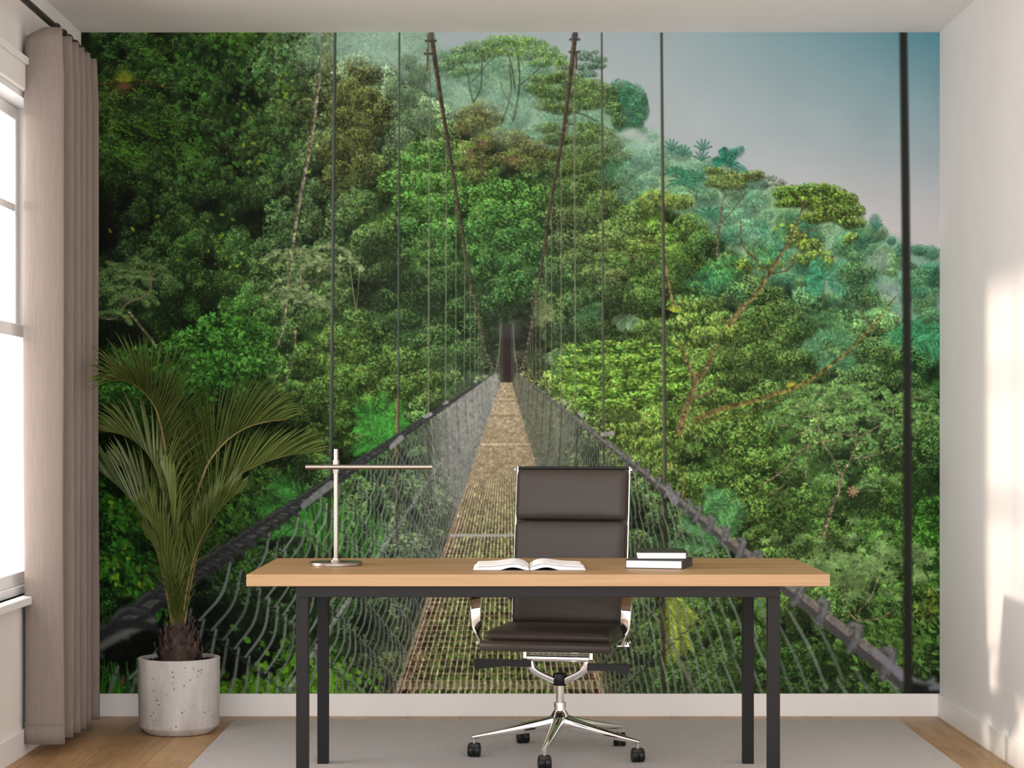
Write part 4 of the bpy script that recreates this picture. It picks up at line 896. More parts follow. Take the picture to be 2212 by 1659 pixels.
    # hand ropes with wrapped cord
    def rope(t, zfar, znear, w1, dark, light, n, blurry, loops):
        zs = np.exp(np.linspace(np.log(zfar), np.log(znear), 90))
        bend = lambda z: np.array([0, 0])
        pts = np.array([VP + t / z for z in zs]); wz = np.clip(w1 / zs, 2.2, 60)
        line(pts, list(wz * .72), light, .97, 1.5 + blurry, tex=.12)
        line(pts + np.array([0, 1]) * wz[:, None] * .24, list(wz * .34), np.array(dark) * .7, .8, 2 + blurry)
        z = znear
        while z < 6.5:
            c = VP + t / z; w = w1 / z
            d = t / np.linalg.norm(t); nn = np.array([d[1], -d[0]])
            if nn[1] > 0: nn = -nn
            sf = 1.2 + max(0, .8 - z) * 8 * blurry
            sx = np.sign(d[0])
            a = c + nn * w * .5 + d * w * (.9 if sx < 0 else -.35); e = c - nn * w * .5 - d * w * (.75 if sx < 0 else -.3)
            m1 = c + nn * w * .56 + d * w * (.1 if sx < 0 else 0)
            m2 = c - nn * w * .1 - d * w * (.62 if sx < 0 else -.25)
            for off, wd, cc in ((0, .50, dark), (.02, .26, np.array(dark) * 1.22)):
                line(smooth([a, m1, m2, e], 10) + nn * w * off * 3, [w * wd * .7, w * wd, w * wd, w * wd * .6], cc, .96, sf, tex=.12)
            line(smooth([a, m1, m2], 8) + nn * w * .1, [w * .05, w * .1, w * .04], np.array(light) * 1.05, .6, sf)
            z += loops * max(z, .6) / .75 * (.8 + .4 * rng.random())
    rope(tL, 14, .40, 21, (48, 51, 52), (88, 88, 86), 60, .6, .034)
    rope(tR * np.array([1, 1.035]), 14, .36, 21, (88, 90, 90), (126, 119, 115), 60, 1.0, .05)
    for (p, q, w, c) in [((655, 1092), (714, 1046), 16, (124, 128, 128)), ((845, 965), (866, 945), 12, (140, 142, 140)), ((1300, 938), (1322, 936), 11, (148, 148, 146)), ((1443, 1055), (1456, 1082), 17, (134, 136, 142)), ((918, 900), (930, 894), 8, (150, 150, 146)), ((958, 872), (966, 868), 6, (150, 150, 146)), ((1250, 892), (1257, 898), 8, (150, 152, 150)), ((1215, 866), (1221, 872), 6, (150, 152, 150)), ((1183, 840), (1187, 845), 5, (150, 152, 150))]:
        line([p, q], [w * .8, w], c, .95, 2, tex=.08)
    line([(1890, 1408), (1950, 1462)], [15, 18], (134, 134, 146), .9, 8); line([(1968, 1470), (2000, 1478), (2016, 1468)], [14, 12], (120, 130, 130), .85, 9); line([(1970, 1486), (2034, 1500)], [26, 30], (18, 20, 18), .9, 12); line([(2010, 1486), (2034, 1484)], [10, 14], (128, 138, 146), .85, 8)
    line(smooth([(205, 1400), (270, 1368), (330, 1342)], 8), [20, 16], (112, 112, 108), .9, 10); line(smooth([(205, 1385), (260, 1348), (320, 1352), (345, 1362)], 10), [18, 20, 14], (40, 44, 44), .95, 8)
    # the thick out of focus suspender at the right
    line([(1950.5, 60), (1955, 400), (1959, 800), (1961, 1510)], [16, 17, 17, 19], (36, 38, 34), .97, 7)
    line([(1956, 60), (1962, 400), (1966, 800), (1968, 1400)], [3, 4, 4, 4], (62, 56, 48), .4, 4)
    g = C.mean(2, keepdims=True)
    fol = np.clip((C[..., 1:2] - C[..., 2:3] - 4) / 30, 0, 1)
    C[:] = C * (1 + (noise(2.2, 1)[..., None] * .10 + TEX[..., None] * .06) * fol)
    C[:] = C * .55 + blur(C, 1) * .45
    return np.clip(C, 0, 255) / 255.0
# ---------------------------------------------------------------- the room
XL, XR, ZC, YF = -1.849, 1.8275, 2.9276, -5.2      # left wall, right wall, ceiling, open end before the camera, cut short for light
b = bmesh.new(); box(b, XL - 0.3, XR + 0.2, YF, 0.2, -0.1, 0.0); struct('floor', b, M_FLOOR)
b = bmesh.new(); box(b, XL - 0.3, XR + 0.2, YF, 0.2, ZC, ZC + 0.1); struct('ceiling', b, M_CEIL)
b = bmesh.new(); box(b, XL - 0.3, XR + 0.2, 0.0, 0.2, 0.0, ZC); struct('wall_back', b, M_WALL)
b = bmesh.new(); box(b, XR, XR + 0.2, YF, 0.0, 0.0, ZC); struct('wall_right', b, M_WALL)
WT = 0.16                                            # left wall thickness
wins = [(-2.30, -0.725, 0.60, 2.50), (-4.6, -2.95, 0.60, 2.50)]   # y0, y1, z0, z1 of the openings; second one unseen, added for side light
b = bmesh.new()
ycuts = [YF, wins[1][0], wins[1][1], wins[0][0], wins[0][1], 0.0]
box(b, XL - WT, XL, ycuts[0], ycuts[1], 0, ZC); box(b, XL - WT, XL, ycuts[2], ycuts[3], 0, ZC); box(b, XL - WT, XL, ycuts[4], ycuts[5], 0, ZC)
for y0, y1, z0, z1 in wins:
    box(b, XL - WT, XL, y0, y1, 0, z0); box(b, XL - WT, XL, y0, y1, z1, ZC)
struct('wall_left', b, M_PLASTER)

BH, BT = 0.0971, 0.012
b = bmesh.new(); box(b, XL, XR, -BT, 0.0, 0.0, BH, 0.0015, 1); struct('baseboard_back', b, M_TRIM)
b = bmesh.new(); box(b, XR - BT, XR, YF, -BT, 0.0, BH, 0.0015, 1); struct('baseboard_right', b, M_TRIM)
b = bmesh.new(); box(b, XL, XL + BT, YF, -BT, 0.0, BH, 0.0015, 1); struct('baseboard_left', b, M_TRIM)

def window(n, y0, y1, z0, z1):
    t = bpy.data.objects.new('window_%d' % n, None); COL.objects.link(t); t.location = (XL, (y0 + y1) / 2, z0); t['kind'] = 'structure'
    oy = (y0 + y1) / 2; w = (y1 - y0) / 2
    H = z1 - z0; mid = 1.0                          # meeting rail height above the sill
    # casing on the room side
    b = bmesh.new(); c = 0.095
    for a0, a1, c0, c1 in ((-w - c, -w, 0.0, H + c), (w, w + c, 0.0, H + c), (-w, w, H, H + c)):
        box(b, 0.0, 0.02, a0, a1, c0, c1, 0.003, 1)
    box(b, 0.0, 0.034, -w - c - 0.015, w + c + 0.015, H + c, H + c + 0.026, 0.003, 1)
    obj('casing', b, M_FRAME, t)
    b = bmesh.new(); box(b, -WT * 0.9, 0.045, -w - c - 0.02, w + c + 0.02, -0.03, 0.0, 0.004, 2); obj('sill', b, M_FRAME, t)
    # jamb liner
    b = bmesh.new(); j = 0.022
    box(b, -WT, 0.0, -w, -w + j, 0, H); box(b, -WT, 0.0, w - j, w, 0, H); box(b, -WT, 0.0, -w + j, w - j, H - j, H); box(b, -WT, -0.02, -w + j, w - j, 0, 0.03)
    obj('jamb', b, M_FRAME, t)
    # upper sash sits outside, lower sash inside
    def sash(x0, x1, za, zb, rails):
        b = bmesh.new(); s = 0.05; i0, i1 = -w + j, w - j
        box(b, x0, x1, i0, i0 + s, za, zb, 0.003, 1); box(b, x0, x1, i1 - s, i1, za, zb, 0.003, 1)
        box(b, x0, x1, i0 + s, i1 - s, za, za + s, 0.003, 1); box(b, x0, x1, i0 + s, i1 - s, zb - s, zb, 0.003, 1)
        for r in rails: box(b, x0 + .006, x1 - .006, i0 + s, i1 - s, r - .014, r + .014)
        box(b, x0 + .006, x1 - .006, -0.014, 0.014, za + s, zb - s)
        o = obj('sash', b, M_FRAME, t)
        g = bmesh.new(); box(g, (x0 + x1) / 2 - .002, (x0 + x1) / 2 + .002, i0 + s, i1 - s, za + s, zb - s); obj('pane', g, M_GLASS, o)
    sash(-0.115, -0.08, mid - 0.02, H - j, [1.487])
    sash(-0.075, -0.04, 0.03, mid + 0.03, [])
window(1, *wins[0]); window(2, *wins[1])  # the second window is unseen, added to light the room from the left

# ---------------------------------------------------------------- the printed wallpaper mural on the back wall
def build_mural():
    a = paint_mural(np)                              # MH x MW x 3, display colours of the print
    k = 0.0019821
    xs = (np.arange(MW) + MU0 + 0.5 - 1108) * k; zs = 1.217 - (np.arange(MH) + MV0 + 0.5 - 933) * k
    xs[0], xs[-1] = XL + 0.0005, XR - 0.0005; zs[0], zs[-1] = ZC - 0.0005, BH
    X, Z = np.meshgrid(xs, zs)
    co = np.zeros((MH * MW, 3), np.float32); co[:, 0] = X.ravel(); co[:, 2] = Z.ravel()
    i = np.arange((MH - 1) * (MW - 1)); q = (i // (MW - 1)) * MW + i % (MW - 1)
    f = np.stack([q, q + MW, q + MW + 1, q + 1], 1).astype(np.int32)
    me = bpy.data.meshes.new('wall_mural')
    me.vertices.add(MH * MW); me.vertices.foreach_set('co', co.ravel())
    me.loops.add(f.size); me.loops.foreach_set('vertex_index', f.ravel())
    me.polygons.add(len(f)); me.polygons.foreach_set('loop_start', np.arange(0, f.size, 4, dtype=np.int32))
    me.update(calc_edges=True)
    c = np.ones((MH * MW, 4), np.float32); c[:, :3] = a.reshape(-1, 3)
    at = me.color_attributes.new('print', 'BYTE_COLOR', 'POINT'); at.data.foreach_set('color_srgb', c.ravel())
    m = mat('printed_wallpaper', (1, 1, 1), 0.8, spec=0.12)
    vc = nd(m, 'ShaderNodeVertexColor'); vc.layer_name = 'print'
    color_in(m, mix(m, vc.outputs['Color'], (PRINT, PRINT, PRINT), 1.0, 'MULTIPLY'))
    me.materials.append(m)
    o = bpy.data.objects.new('wall_mural', me); COL.objects.link(o); o.location = (0, -0.0012, 0)
    tag(o, 'full wall jungle photo mural of a netted suspension bridge running into misty rainforest', 'mural')
PRINT = 1.0
build_mural()

# ---------------------------------------------------------------- rug
b = bmesh.new(); box(b, -1.172, 1.62, -3.3, -0.137, 0.0005, 0.008, 0.003, 2)
tag(obj('area_rug', b, M_RUG), 'large flat woven grey rug under the desk and chair', 'rug')
ZR = 0.008

# ---------------------------------------------------------------- curtain and its rod
def build_curtain():
    t = thing('window_curtain', 'floor length taupe pleated curtain hanging beside the left window', 'curtain', (-1.765, -0.75, 0.045))
    crest = [7.47, 7.64, 7.757, 7.855, 7.967, 8.095]
    ctl = [(-1.838, 7.53), (-1.832, 7.475)]
    for i, d in enumerate(crest):
        ctl += [(-1.76, d - .012), (-1.697, d), (-1.691, d + .018)]
        nx = crest[i + 1] if i < 5 else d + .1
        ctl += [(-1.74, d + .35 * (nx - d)), (-1.825, d + .55 * (nx - d)), (-1.836, d + .78 * (nx - d))]
    ctl = ctl[:-2] + [(-1.80, 8.15)]
    pl = spline([(x, d - 8.525, 0) for x, d in ctl], 190)
    b = bmesh.new(); z0, z1 = 0.045, 2.735; NZ = 60; rows = []
    for k in range(NZ + 1):
        f = k / NZ; z = z0 + (z1 - z0) * f; row = []
        for i, p in enumerate(pl):
            amp = 1.0 - .10 * max(0, f - .93) / .07
            x = -1.765 + (p.x + 1.765) * amp + .004 * math.sin(3 * z + i * .11) * (1 - f)
            y = p.y + .003 * math.sin(2.2 * z + i * .07)
            dz = -.035 * (1 - min(1, max(0, (p.x + 1.84) / .09))) * max(0, (f - .97) / .03)
            row.append(b.verts.new((x + 1.765, y + 0.75, z - 0.045 + dz)))
        rows.append(row)
    for r0, r1 in zip(rows, rows[1:]):
        for i in range(len(pl) - 1): b.faces.new((r0[i], r0[i + 1], r1[i + 1], r1[i]))
    c = obj('curtain_panel', b, M_CURTAIN, t, smooth=True)
    s = c.modifiers.new('thick', 'SOLIDIFY'); s.thickness = .0022; s.offset = 0
    # hem band stitched near the floor
    b = bmesh.new(); pts = [Vector((p.x + 1.765 + .0, p.y + 0.75, .075)) for p in pl]
    sweep(b, pts, [(-.0022, -.0012), (.0022, -.0012), (.0022, .0012), (-.0022, .0012)]); obj('hem_stitch', b, M_CURTAIN, t)
    # rod
    r = thing('curtain_rod', 'dark bronze curtain rod running just under the ceiling above the left window', 'curtain rod', (-1.755, -2.6, 2.77))
    b = bmesh.new(); sweep(b, [(0, -1.0, 0), (0, 2.275, 0)], circ(.0125, 16)); obj('rod', b, M_ROD, r, smooth=True, auto=40)
    for yy in (-.9, 0.2, 2.24):
        b = bmesh.new(); box(b, -.094, .012, yy - .008, yy + .008, -.026, -.012); box(b, -.094, -.086, yy - .02, yy + .02, -.06, .03); obj('wall_bracket', b, M_ROD, r)
    for d in crest[1:]:
        b = bmesh.new(); pts = [(.0165 * math.cos(a), d - 8.525 + 2.6 + .004, .0165 * math.sin(a) - .002) for a in [i * 2 * math.pi / 20 for i in range(20)]]
        sweep(b, pts, circ(.0035, 8), up=(0, 1, 0), closed=True); o = obj('curtain_ring', b, M_ROD, r, smooth=True)
build_curtain()

# ---------------------------------------------------------------- desk
def build_desk():
    t = thing('writing_desk', 'long light oak desk on a black square tube frame in front of the office chair', 'desk', (0.0826, -1.60, ZR))
    zt, zb = 0.75 - ZR, 0.7108 - ZR
    b = bmesh.new(); box(b, -.956, .956, -.404, .441, zb, zt, .002, 2); obj('tabletop', b, M_OAK, t)
    L = .04; x0, x1 = -.795, .795; yf, yr = -.385, .325
    for xx in (x0, x1 - L):
        for yy in (yf, yr):
            b = bmesh.new(); box(b, xx, xx + L, yy, yy + L, 0, zb - (.037 if yy == yr else .037), .0015, 2); obj('leg', b, M_BLACK, t)
    for yy in (yf, yr):
        b = bmesh.new(); box(b, x0, x1, yy, yy + L, zb - .037, zb, .0015, 2); obj('long_rail', b, M_BLACK, t)
    for xx in (x0, x1 - L):
        b = bmesh.new(); box(b, xx, xx + L, yf + L, yr, zb - .037, zb, .0015, 2); obj('side_rail', b, M_BLACK, t)
build_desk()
ZD = 0.75

# ---------------------------------------------------------------- desk lamp
def build_lamp():
    t = thing('desk_lamp', 'slim brushed steel desk lamp with a round foot and a straight crossbar arm', 'lamp', (-0.6195, -1.55, ZD))
    b = bmesh.new(); lathe(b, [(0, 0), (.0895, 0), (.0923, .002), (.0923, .011), (.0905, .0128), (0, .0128)], 72); obj('base', b, M_STEEL, t, auto=40)
    b = bmesh.new(); lathe(b, [(0, .0128), (.019, .0128), (.0195, .015), (.0195, .018), (.013, .0185), (.0125, .025), (0, .025)], 32); obj('foot_collar', b, M_STEEL, t, auto=40)
    b = bmesh.new(); lathe(b, [(0, .025), (.0083, .025), (.0083, .405), (.008, .407), (0, .407)], 24); obj('pole', b, M_STEEL, t, auto=40)
    b = bmesh.new(); lathe(b, [(.0084, .323), (.0115, .323), (.0118, .325), (.0118, .366), (.0115, .368), (.0084, .368)], 28); obj('clamp_collar', b, M_STEEL, t, auto=40)
    y = -.0185; z = .3445
    b = bmesh.new(); sweep(b, [(-.105, y, z), (.125, y, z)], circ(.0082, 20)); obj('arm', b, M_STEEL, t, auto=40)
    b = bmesh.new(); sweep(b, [(.1255, y, z), (.3365, y, z)], circ(.0082, 20)); o = obj('light_bar', b, M_STEEL, t, auto=40)
    b = bmesh.new(); sweep(b, [(.3365, y, z), (.3385, y, z)], circ(.0086, 20)); obj('end_cap', b, M_STEEL, o, auto=40)
build_lamp()

# ---------------------------------------------------------------- books
def closed_book(name, label, w, d, h, loc, rz):
    t = thing(name, label, 'book', loc, rz)
    c = .0028
    b = bmesh.new()
    box(b, 0, w, 0, d, 0, c, .0006, 1); box(b, 0, w, 0, d, h - c, h, .0006, 1); box(b, w - c, w + .0015, 0, d, 0, h, .001, 2)
    obj('cover', b, M_COVER, t)
    b = bmesh.new(); box(b, .0035, w - c - .0002, .0025, d - .003, c + .0001, h - c - .0001, .0006, 1); obj('page_block', b, M_PAGES, t)
closed_book('hardcover_book', 'wide black hardcover book lying closed at the bottom of the pile on the desk', .1965, .205, .0302, (.3845, -1.714, ZD + .0002), R(-14.5))
closed_book('hardcover_book', 'smaller black hardcover book lying closed on top of the pile on the desk', .1700, .226, .0255, (.4247, -1.711, ZD + .0307), R(-2.4))

def build_open_book():
    t = thing('open_book', 'white paged book lying open flat at the middle of the desk', 'book', (0.056, -1.69, ZD + .0002))
    W, D = .193, .2450
    prof = [(0.0, .0045), (.006, .011), (.016, .0175), (.030, .0228), (.045, .0252), (.062, .0248), (.085, .0215), (.110, .0182), (.135, .0164), (.160, .0158), (.176, .0150)]
    def pf(x): return float(np.interp(x, [p[0] for p in prof], [p[1] for p in prof]))
    for s, nm in ((-1, 'left'), (1, 'right')):
        b = bmesh.new(); n = 36; rows = []
        for k in range(n + 1):
            x = .0015 + (.176 - .0015) * k / n; zt = pf(x) - .0042 * min(1, x / .02) - .0004
            u = (x - .012) / .088
            zb = .0012 + (.0092 * math.sin(math.pi * u) ** 1.3 if 0 < u < 1 else 0)
            xe = x + (.0165 * max(0, (x - .14) / .036)) * 0
            rows.append([b.verts.new((s * x, -D / 2, min(zb, zt - .001))), b.verts.new((s * x, D / 2, min(zb, zt - .001))), b.verts.new((s * x, D / 2, zt)), b.verts.new((s * x, -D / 2, zt))])
        # slanting fore edge
        xe = .191; rows.append([b.verts.new((s * xe, -D / 2, .0012)), b.verts.new((s * xe, D / 2, .0012)), b.verts.new((s * (xe - .001), D / 2, .0022)), b.verts.new((s * (xe - .001), -D / 2, .0022))])
        for r0, r1 in zip(rows, rows[1:]):
            for i in range(4): b.faces.new((r0[i], r0[(i + 1) % 4], r1[(i + 1) % 4], r1[i]))
        b.faces.new(rows[0]); b.faces.new(rows[-1][::-1])
        obj('page_block', b, M_PAGES, t, auto=30)
        b = bmesh.new(); r0 = []; n = 40                # the open top leaves
        for k in range(n + 1):
            x = .0012 + (.180 - .0012) * k / n
            zt = pf(min(x, .176)) - max(0, (x - .176)) * .6
            th = .0026 * min(1, x / .03) + .0003
            r0.append([b.verts.new((s * x, -D / 2, zt - th)), b.verts.new((s * x, D / 2, zt - th)), b.verts.new((s * x, D / 2, zt)), b.verts.new((s * x, -D / 2, zt))])
        for a, c in zip(r0, r0[1:]):
            for i in range(4): b.faces.new((a[i], a[(i + 1) % 4], c[(i + 1) % 4], c[i]))
        b.faces.new(r0[0]); b.faces.new(r0[-1][::-1])
        obj('open_leaves', b, M_PAGES, t, auto=40)
        b = bmesh.new(); box(b, min(s * .004, s * W), max(s * .004, s * W), -D / 2 - .001, D / 2 + .001, 0, .0011); obj('cover_board', b, M_COVER, t)
build_open_book()

# ---------------------------------------------------------------- swivel chair
def cushion(bm, w, d, h, r=.02, crown=.01, n=14, m=4):
    """soft padded slab: w along x, d along y, h along z (centre at the origin)"""
    def half(top):
        g = []
        for i in range(n + 1):
            row = []
            for j in range(n + 1):
                u, v = -1 + 2 * i / n, -1 + 2 * j / n
                U = math.copysign(1 - (1 - abs(u)) ** 1.7, u); V = math.copysign(1 - (1 - abs(v)) ** 1.7, v)
                ex = max(0, (abs(U) * w / 2 - (w / 2 - r)) / r); ey = max(0, (abs(V) * d / 2 - (d / 2 - r)) / r)
                q = max(0.0, 1 - min(1, math.hypot(ex, ey)) ** 2) ** .5
                cr = crown * (1 - U ** 4) * (1 - V ** 4)
                x, y = U * w / 2, V * d / 2
                if ex > 0 and ey > 0 and math.hypot(ex, ey) > 1:
                    s = 1 / math.hypot(ex, ey); x = math.copysign(w / 2 - r + r * ex * s, U); y = math.copysign(d / 2 - r + r * ey * s, V)
                z = (h / 2 - min(r, h / 2) + min(r, h / 2) * q + cr) if top else -(h / 2 - min(r, h / 2) + min(r, h / 2) * q)
                row.append(bm.verts.new((x, y, z)))
            g.append(row)
        for i in range(n):
            for j in range(n):
                f = (g[i][j], g[i + 1][j], g[i + 1][j + 1], g[i][j + 1])
                try: bm.faces.new(f if top else f[::-1])
                except ValueError: pass
        return g
    a, c = half(True), half(False)
    ring = lambda g: [g[i][0] for i in range(n)] + [g[n][j] for j in range(n)] + [g[i][n] for i in range(n, 0, -1)] + [g[0][j] for j in range(n, 0, -1)]
    ra, rc = ring(a), ring(c)
    for i in range(len(ra)):
        k = (i + 1) % len(ra); bm.faces.new((ra[i], rc[i], rc[k], ra[k]))
    bmesh.ops.remove_doubles(bm, verts=bm.verts, dist=1e-5)

def build_chair():
    yaw = R(-11.5)
    t = thing('office_chair', 'dark brown leather swivel office chair with chrome frame behind the desk', 'chair', (.1757, -1.080, ZR), yaw)
    # seat
    b = bmesh.new(); cushion(b, .465, .455, .036, .016, .004); xform(b, Matrix.Translation((0, -.045, .4655)) @ Matrix.Rotation(R(-.6), 4, 'X')); obj('seat_cushion', b, M_LEATHER, t, smooth=True)
    b = bmesh.new(); sweep(b, [(-.238, -.300, .437), (-.236, -.300, .437), (.236, -.300, .437), (.238, -.300, .437)], circ(.0195, 20), scale=[.9, 1, 1, .9]); obj('seat_roll', b, M_LEATHER, t, auto=50)
    b = bmesh.new(); box(b, -.225, .225, -.29, .165, .432, .4475, .004, 2); obj('seat_shell', b, M_LEATHER, t)
    # back: three pads leaning on a shell
    lean = R(10.5); base = Vector((0, .165, .460)); up = Vector((0, math.sin(lean), math.cos(lean))); nrm = Vector((0, math.cos(lean), -math.sin(lean)))
    rot = Matrix(((1, 0, 0), (0, up.y, -nrm.y), (0, up.z, -nrm.z))).to_4x4()       # x, along the back, towards the sitter
    H = .198
    for k in range(3):
        b = bmesh.new(); cushion(b, .432, H, .044, .022, .010); c = base + up * (.012 + H * (k + .5) + k * .003)
        xform(b, Matrix.Translation(c - nrm * .008) @ rot); obj('back_cushion', b, M_LEATHER, t, smooth=True)
    b = bmesh.new(); box(b, -.215, .215, 0, .618, -.006, .006, .003, 1); xform(b, Matrix.Translation(base + nrm * .019) @ rot); obj('back_shell', b, M_LEATHER, t)
    b = bmesh.new(); c = base + up * .622 + nrm * .014; sweep(b, [(-.216, c.y, c.z), (.216, c.y, c.z)], circ(.0062, 14)); obj('top_roll', b, M_SEAM, t, auto=50)
    # chrome side rails: along the seat, then up the back
    for s in (-1, 1):
        x = s * .2198
        p = [(x, -.305, .437), (x, -.2, .437), (x, .06, .437), (x, .13, .440), (x, .170, .458)] + [tuple(Vector((x, 0, 0)) + base + up * q + nrm * .028) for q in (.03, .10, .3, .5, .628)]
        b = bmesh.new(); sweep(b, spline(p, 48), rrect(.008, .022, .003), up=(0, 0.2, 1)); obj('side_rail', b, M_CHROME, t, auto=40)
        e = base + up * .615 + nrm * .02
        b = bmesh.new(); sweep(b, [(x + s * .0056, e.y, e.z), (x + s * .012, e.y, e.z)], circ(.011, 16)); obj('rail_bolt', b, M_CHROME, t, auto=40)
        b = bmesh.new(); sweep(b, [(x + s * .0056, -.300, .437), (x + s * .012, -.300, .437)], circ(.010, 16)); obj('rail_bolt', b, M_CHROME, t, auto=40)
        # armrest loop
        xa = s * .272
        p = [(s * .232, .190, .57), (xa, .13, .618), (xa + s * .004, .0, .640), (xa + s * .006, -.10, .640), (xa + s * .007, -.165, .625), (xa + s * .007, -.195, .585), (xa + s * .006, -.202, .54), (xa + s * .002, -.195, .49), (xa - s * .005, -.175, .4385)]
        b = bmesh.new(); q = spline(p, 56); sweep(b, q, rrect(.039, .011, .005), up=(0, -.4, 1)); obj('armrest', b, M_CHROME, t, auto=40)
        b = bmesh.new(); box(b, min(xa + s * .014, s * .24), max(xa + s * .014, s * .24), -.168, -.10, .428, .4385, .002, 1); o = obj('arm_foot', b, M_CHROME, t)
        for yy in (-.157, -.112): b = bmesh.new(); sweep(b, [(xa + s * .006, yy, .4383), (xa + s * .006, yy, .444)], circ(.005, 10)); obj('foot_bolt', b, M_CHROME, o)
    # tilt bracket, yoke, levers
    b = bmesh.new(); sweep(b, [(-.125, -.02, .392), (.125, -.02, .392)], rrect(.045, .016, .006), up=(0, 0, 1)); obj('mount_plate', b, M_CHROME, t, auto=40)
    for s in (-1, 1):
        b = bmesh.new(); box(b, min(s * .118, s * .132), max(s * .118, s * .132), -.05, .03, .362, .437, .003, 1); obj('mount_ear', b, M_CHROME, t)
    b = bmesh.new(); box(b, -.10, .10, -.0, .03, .402, .437, .002, 1); obj('tilt_housing', b, M_PLASTIC, t)
    b = bmesh.new(); sweep(b, [(-.117, -.03, .366), (.117, -.03, .366)], rrect(.030, .026, .008), up=(0, 0, 1)); obj('crossbar', b, M_CHROME, t, auto=40)
    for s in (-1, 1):
        b = bmesh.new(); sweep(b, spline([(s * .108, -.03, .364), (s * .104, -.03, .340), (s * .092, -.028, .318), (s * .060, -.018, .298), (s * .022, -.004, .280)], 22), rrect(.026, .026, .007), up=(0, 1, 0)); obj('yoke_arm', b, M_CHROME, t, auto=40)
    b = bmesh.new(); lathe(b, [(0, .262), (.024, .262), (.027, .266), (.027, .297), (.024, .306), (.016, .309), (0, .309)], 28); obj('yoke_hub', b, M_PLASTIC, t, auto=40)
    for s, z, l in ((-1, .346, .318), (1, .338, .268)):
        b = bmesh.new(); n = []
        prof = [(.10 if s < 0 else .112, .024, .0), (.20, .023, 0.0), (.225, .025, -.001), (l - .03, .033, -.005), (l - .008, .035, -.006), (l, .026, -.003)]
        rows = []
        for x, h, dz in prof:
            rows.append([b.verts.new((s * x, yy, z + dz + sg * h / 2 * 1.1)) for yy, sg in ((-.052, -1), (-.052, 1), (-.034, 1), (-.034, -1))])
        for r0, r1 in zip(rows, rows[1:]):
            for i in range(4): b.faces.new((r0[i], r0[(i + 1) % 4], r1[(i + 1) % 4], r1[i]))
        b.faces.new(rows[0]); b.faces.new(rows[-1])
        obj('tilt_lever', b, M_PLASTIC, t)
    # column and star base
    b = bmesh.new(); lathe(b, [(.0155, .262), (.0155, .196)], 28); lathe(b, [(.0145, .198), (.0145, .150)], 28); obj('gas_column', b, M_CHROME, t, smooth=True)
    b = bmesh.new(); lathe(b, [(.0156, .197), (.0215, .197), (.0222, .195), (.0222, .171), (.0225, .169), (.034, .150), (.036, .147), (.034, .108), (.028, .100), (0, .100)], 36); obj('base_hub', b, M_CHROME, t, auto=35)
    for k, wa in enumerate((-101.2, -173.6, 115.2, 43.0, -29.0)):
        a = R(wa) - yaw; ca, sa = math.cos(a), math.sin(a); r0, r1 = .022, .330
        b = bmesh.new(); rows = []
        for i in range(15):
            f = i / 14; r = r0 + (r1 - r0) * f; zt = .152 - .072 * f ** .92; h = .042 * (1 - f) + .013; w = .040 * (1 - f) + .017 * f
            sec = rrect(w, h, min(w, h) * .32); rows.append([b.verts.new((r * ca - q[0] * sa, r * sa + q[0] * ca, zt - h / 2 + q[1] - (.0 if q[1] > 0 else 0))) for q in sec])
        for p0, p1 in zip(rows, rows[1:]):
            m = len(p0)
            for i in range(m): b.faces.new((p0[i], p0[(i + 1) % m], p1[(i + 1) % m], p1[i]))
        b.faces.new(rows[0]); b.faces.new(rows[-1]); obj('base_leg', b, M_CHROME, t, auto=40)
        # caster
        cx, cy = r1 * .975 * ca, r1 * .975 * sa
        b = bmesh.new(); rot = R([8, -8, 12, -6, 10][k]) - yaw
        for sd in (-1, 1):
            wv = bmesh.new(); lathe(wv, [(0, -.011), (.020, -.011), (.0232, -.0085), (.0240, -.004), (.0240, .0085), (.0225, .0107), (.010, .0107), (0, .0107)], 28)
            xform(wv, Matrix.Translation((sd * .0122, 0, .0240)) @ Matrix.Rotation(R(90 * -sd), 4, 'Y')); join(b, wv)
        hb = bmesh.new(); box(hb, -.0215, .0215, -.020, .020, .022, .0515, .006, 2); join(b, hb)
        xform(b, Matrix.Translation((cx, cy, 0)) @ Matrix.Rotation(rot, 4, 'Z')); c = obj('caster', b, M_PLASTIC, t, auto=35)
        b = bmesh.new(); lathe(b, [(0, .050), (.0075, .050), (.0075, .069), (0, .069)], 16, (cx, cy)); obj('caster_stem', b, M_CHROME, c, auto=35)
build_chair()

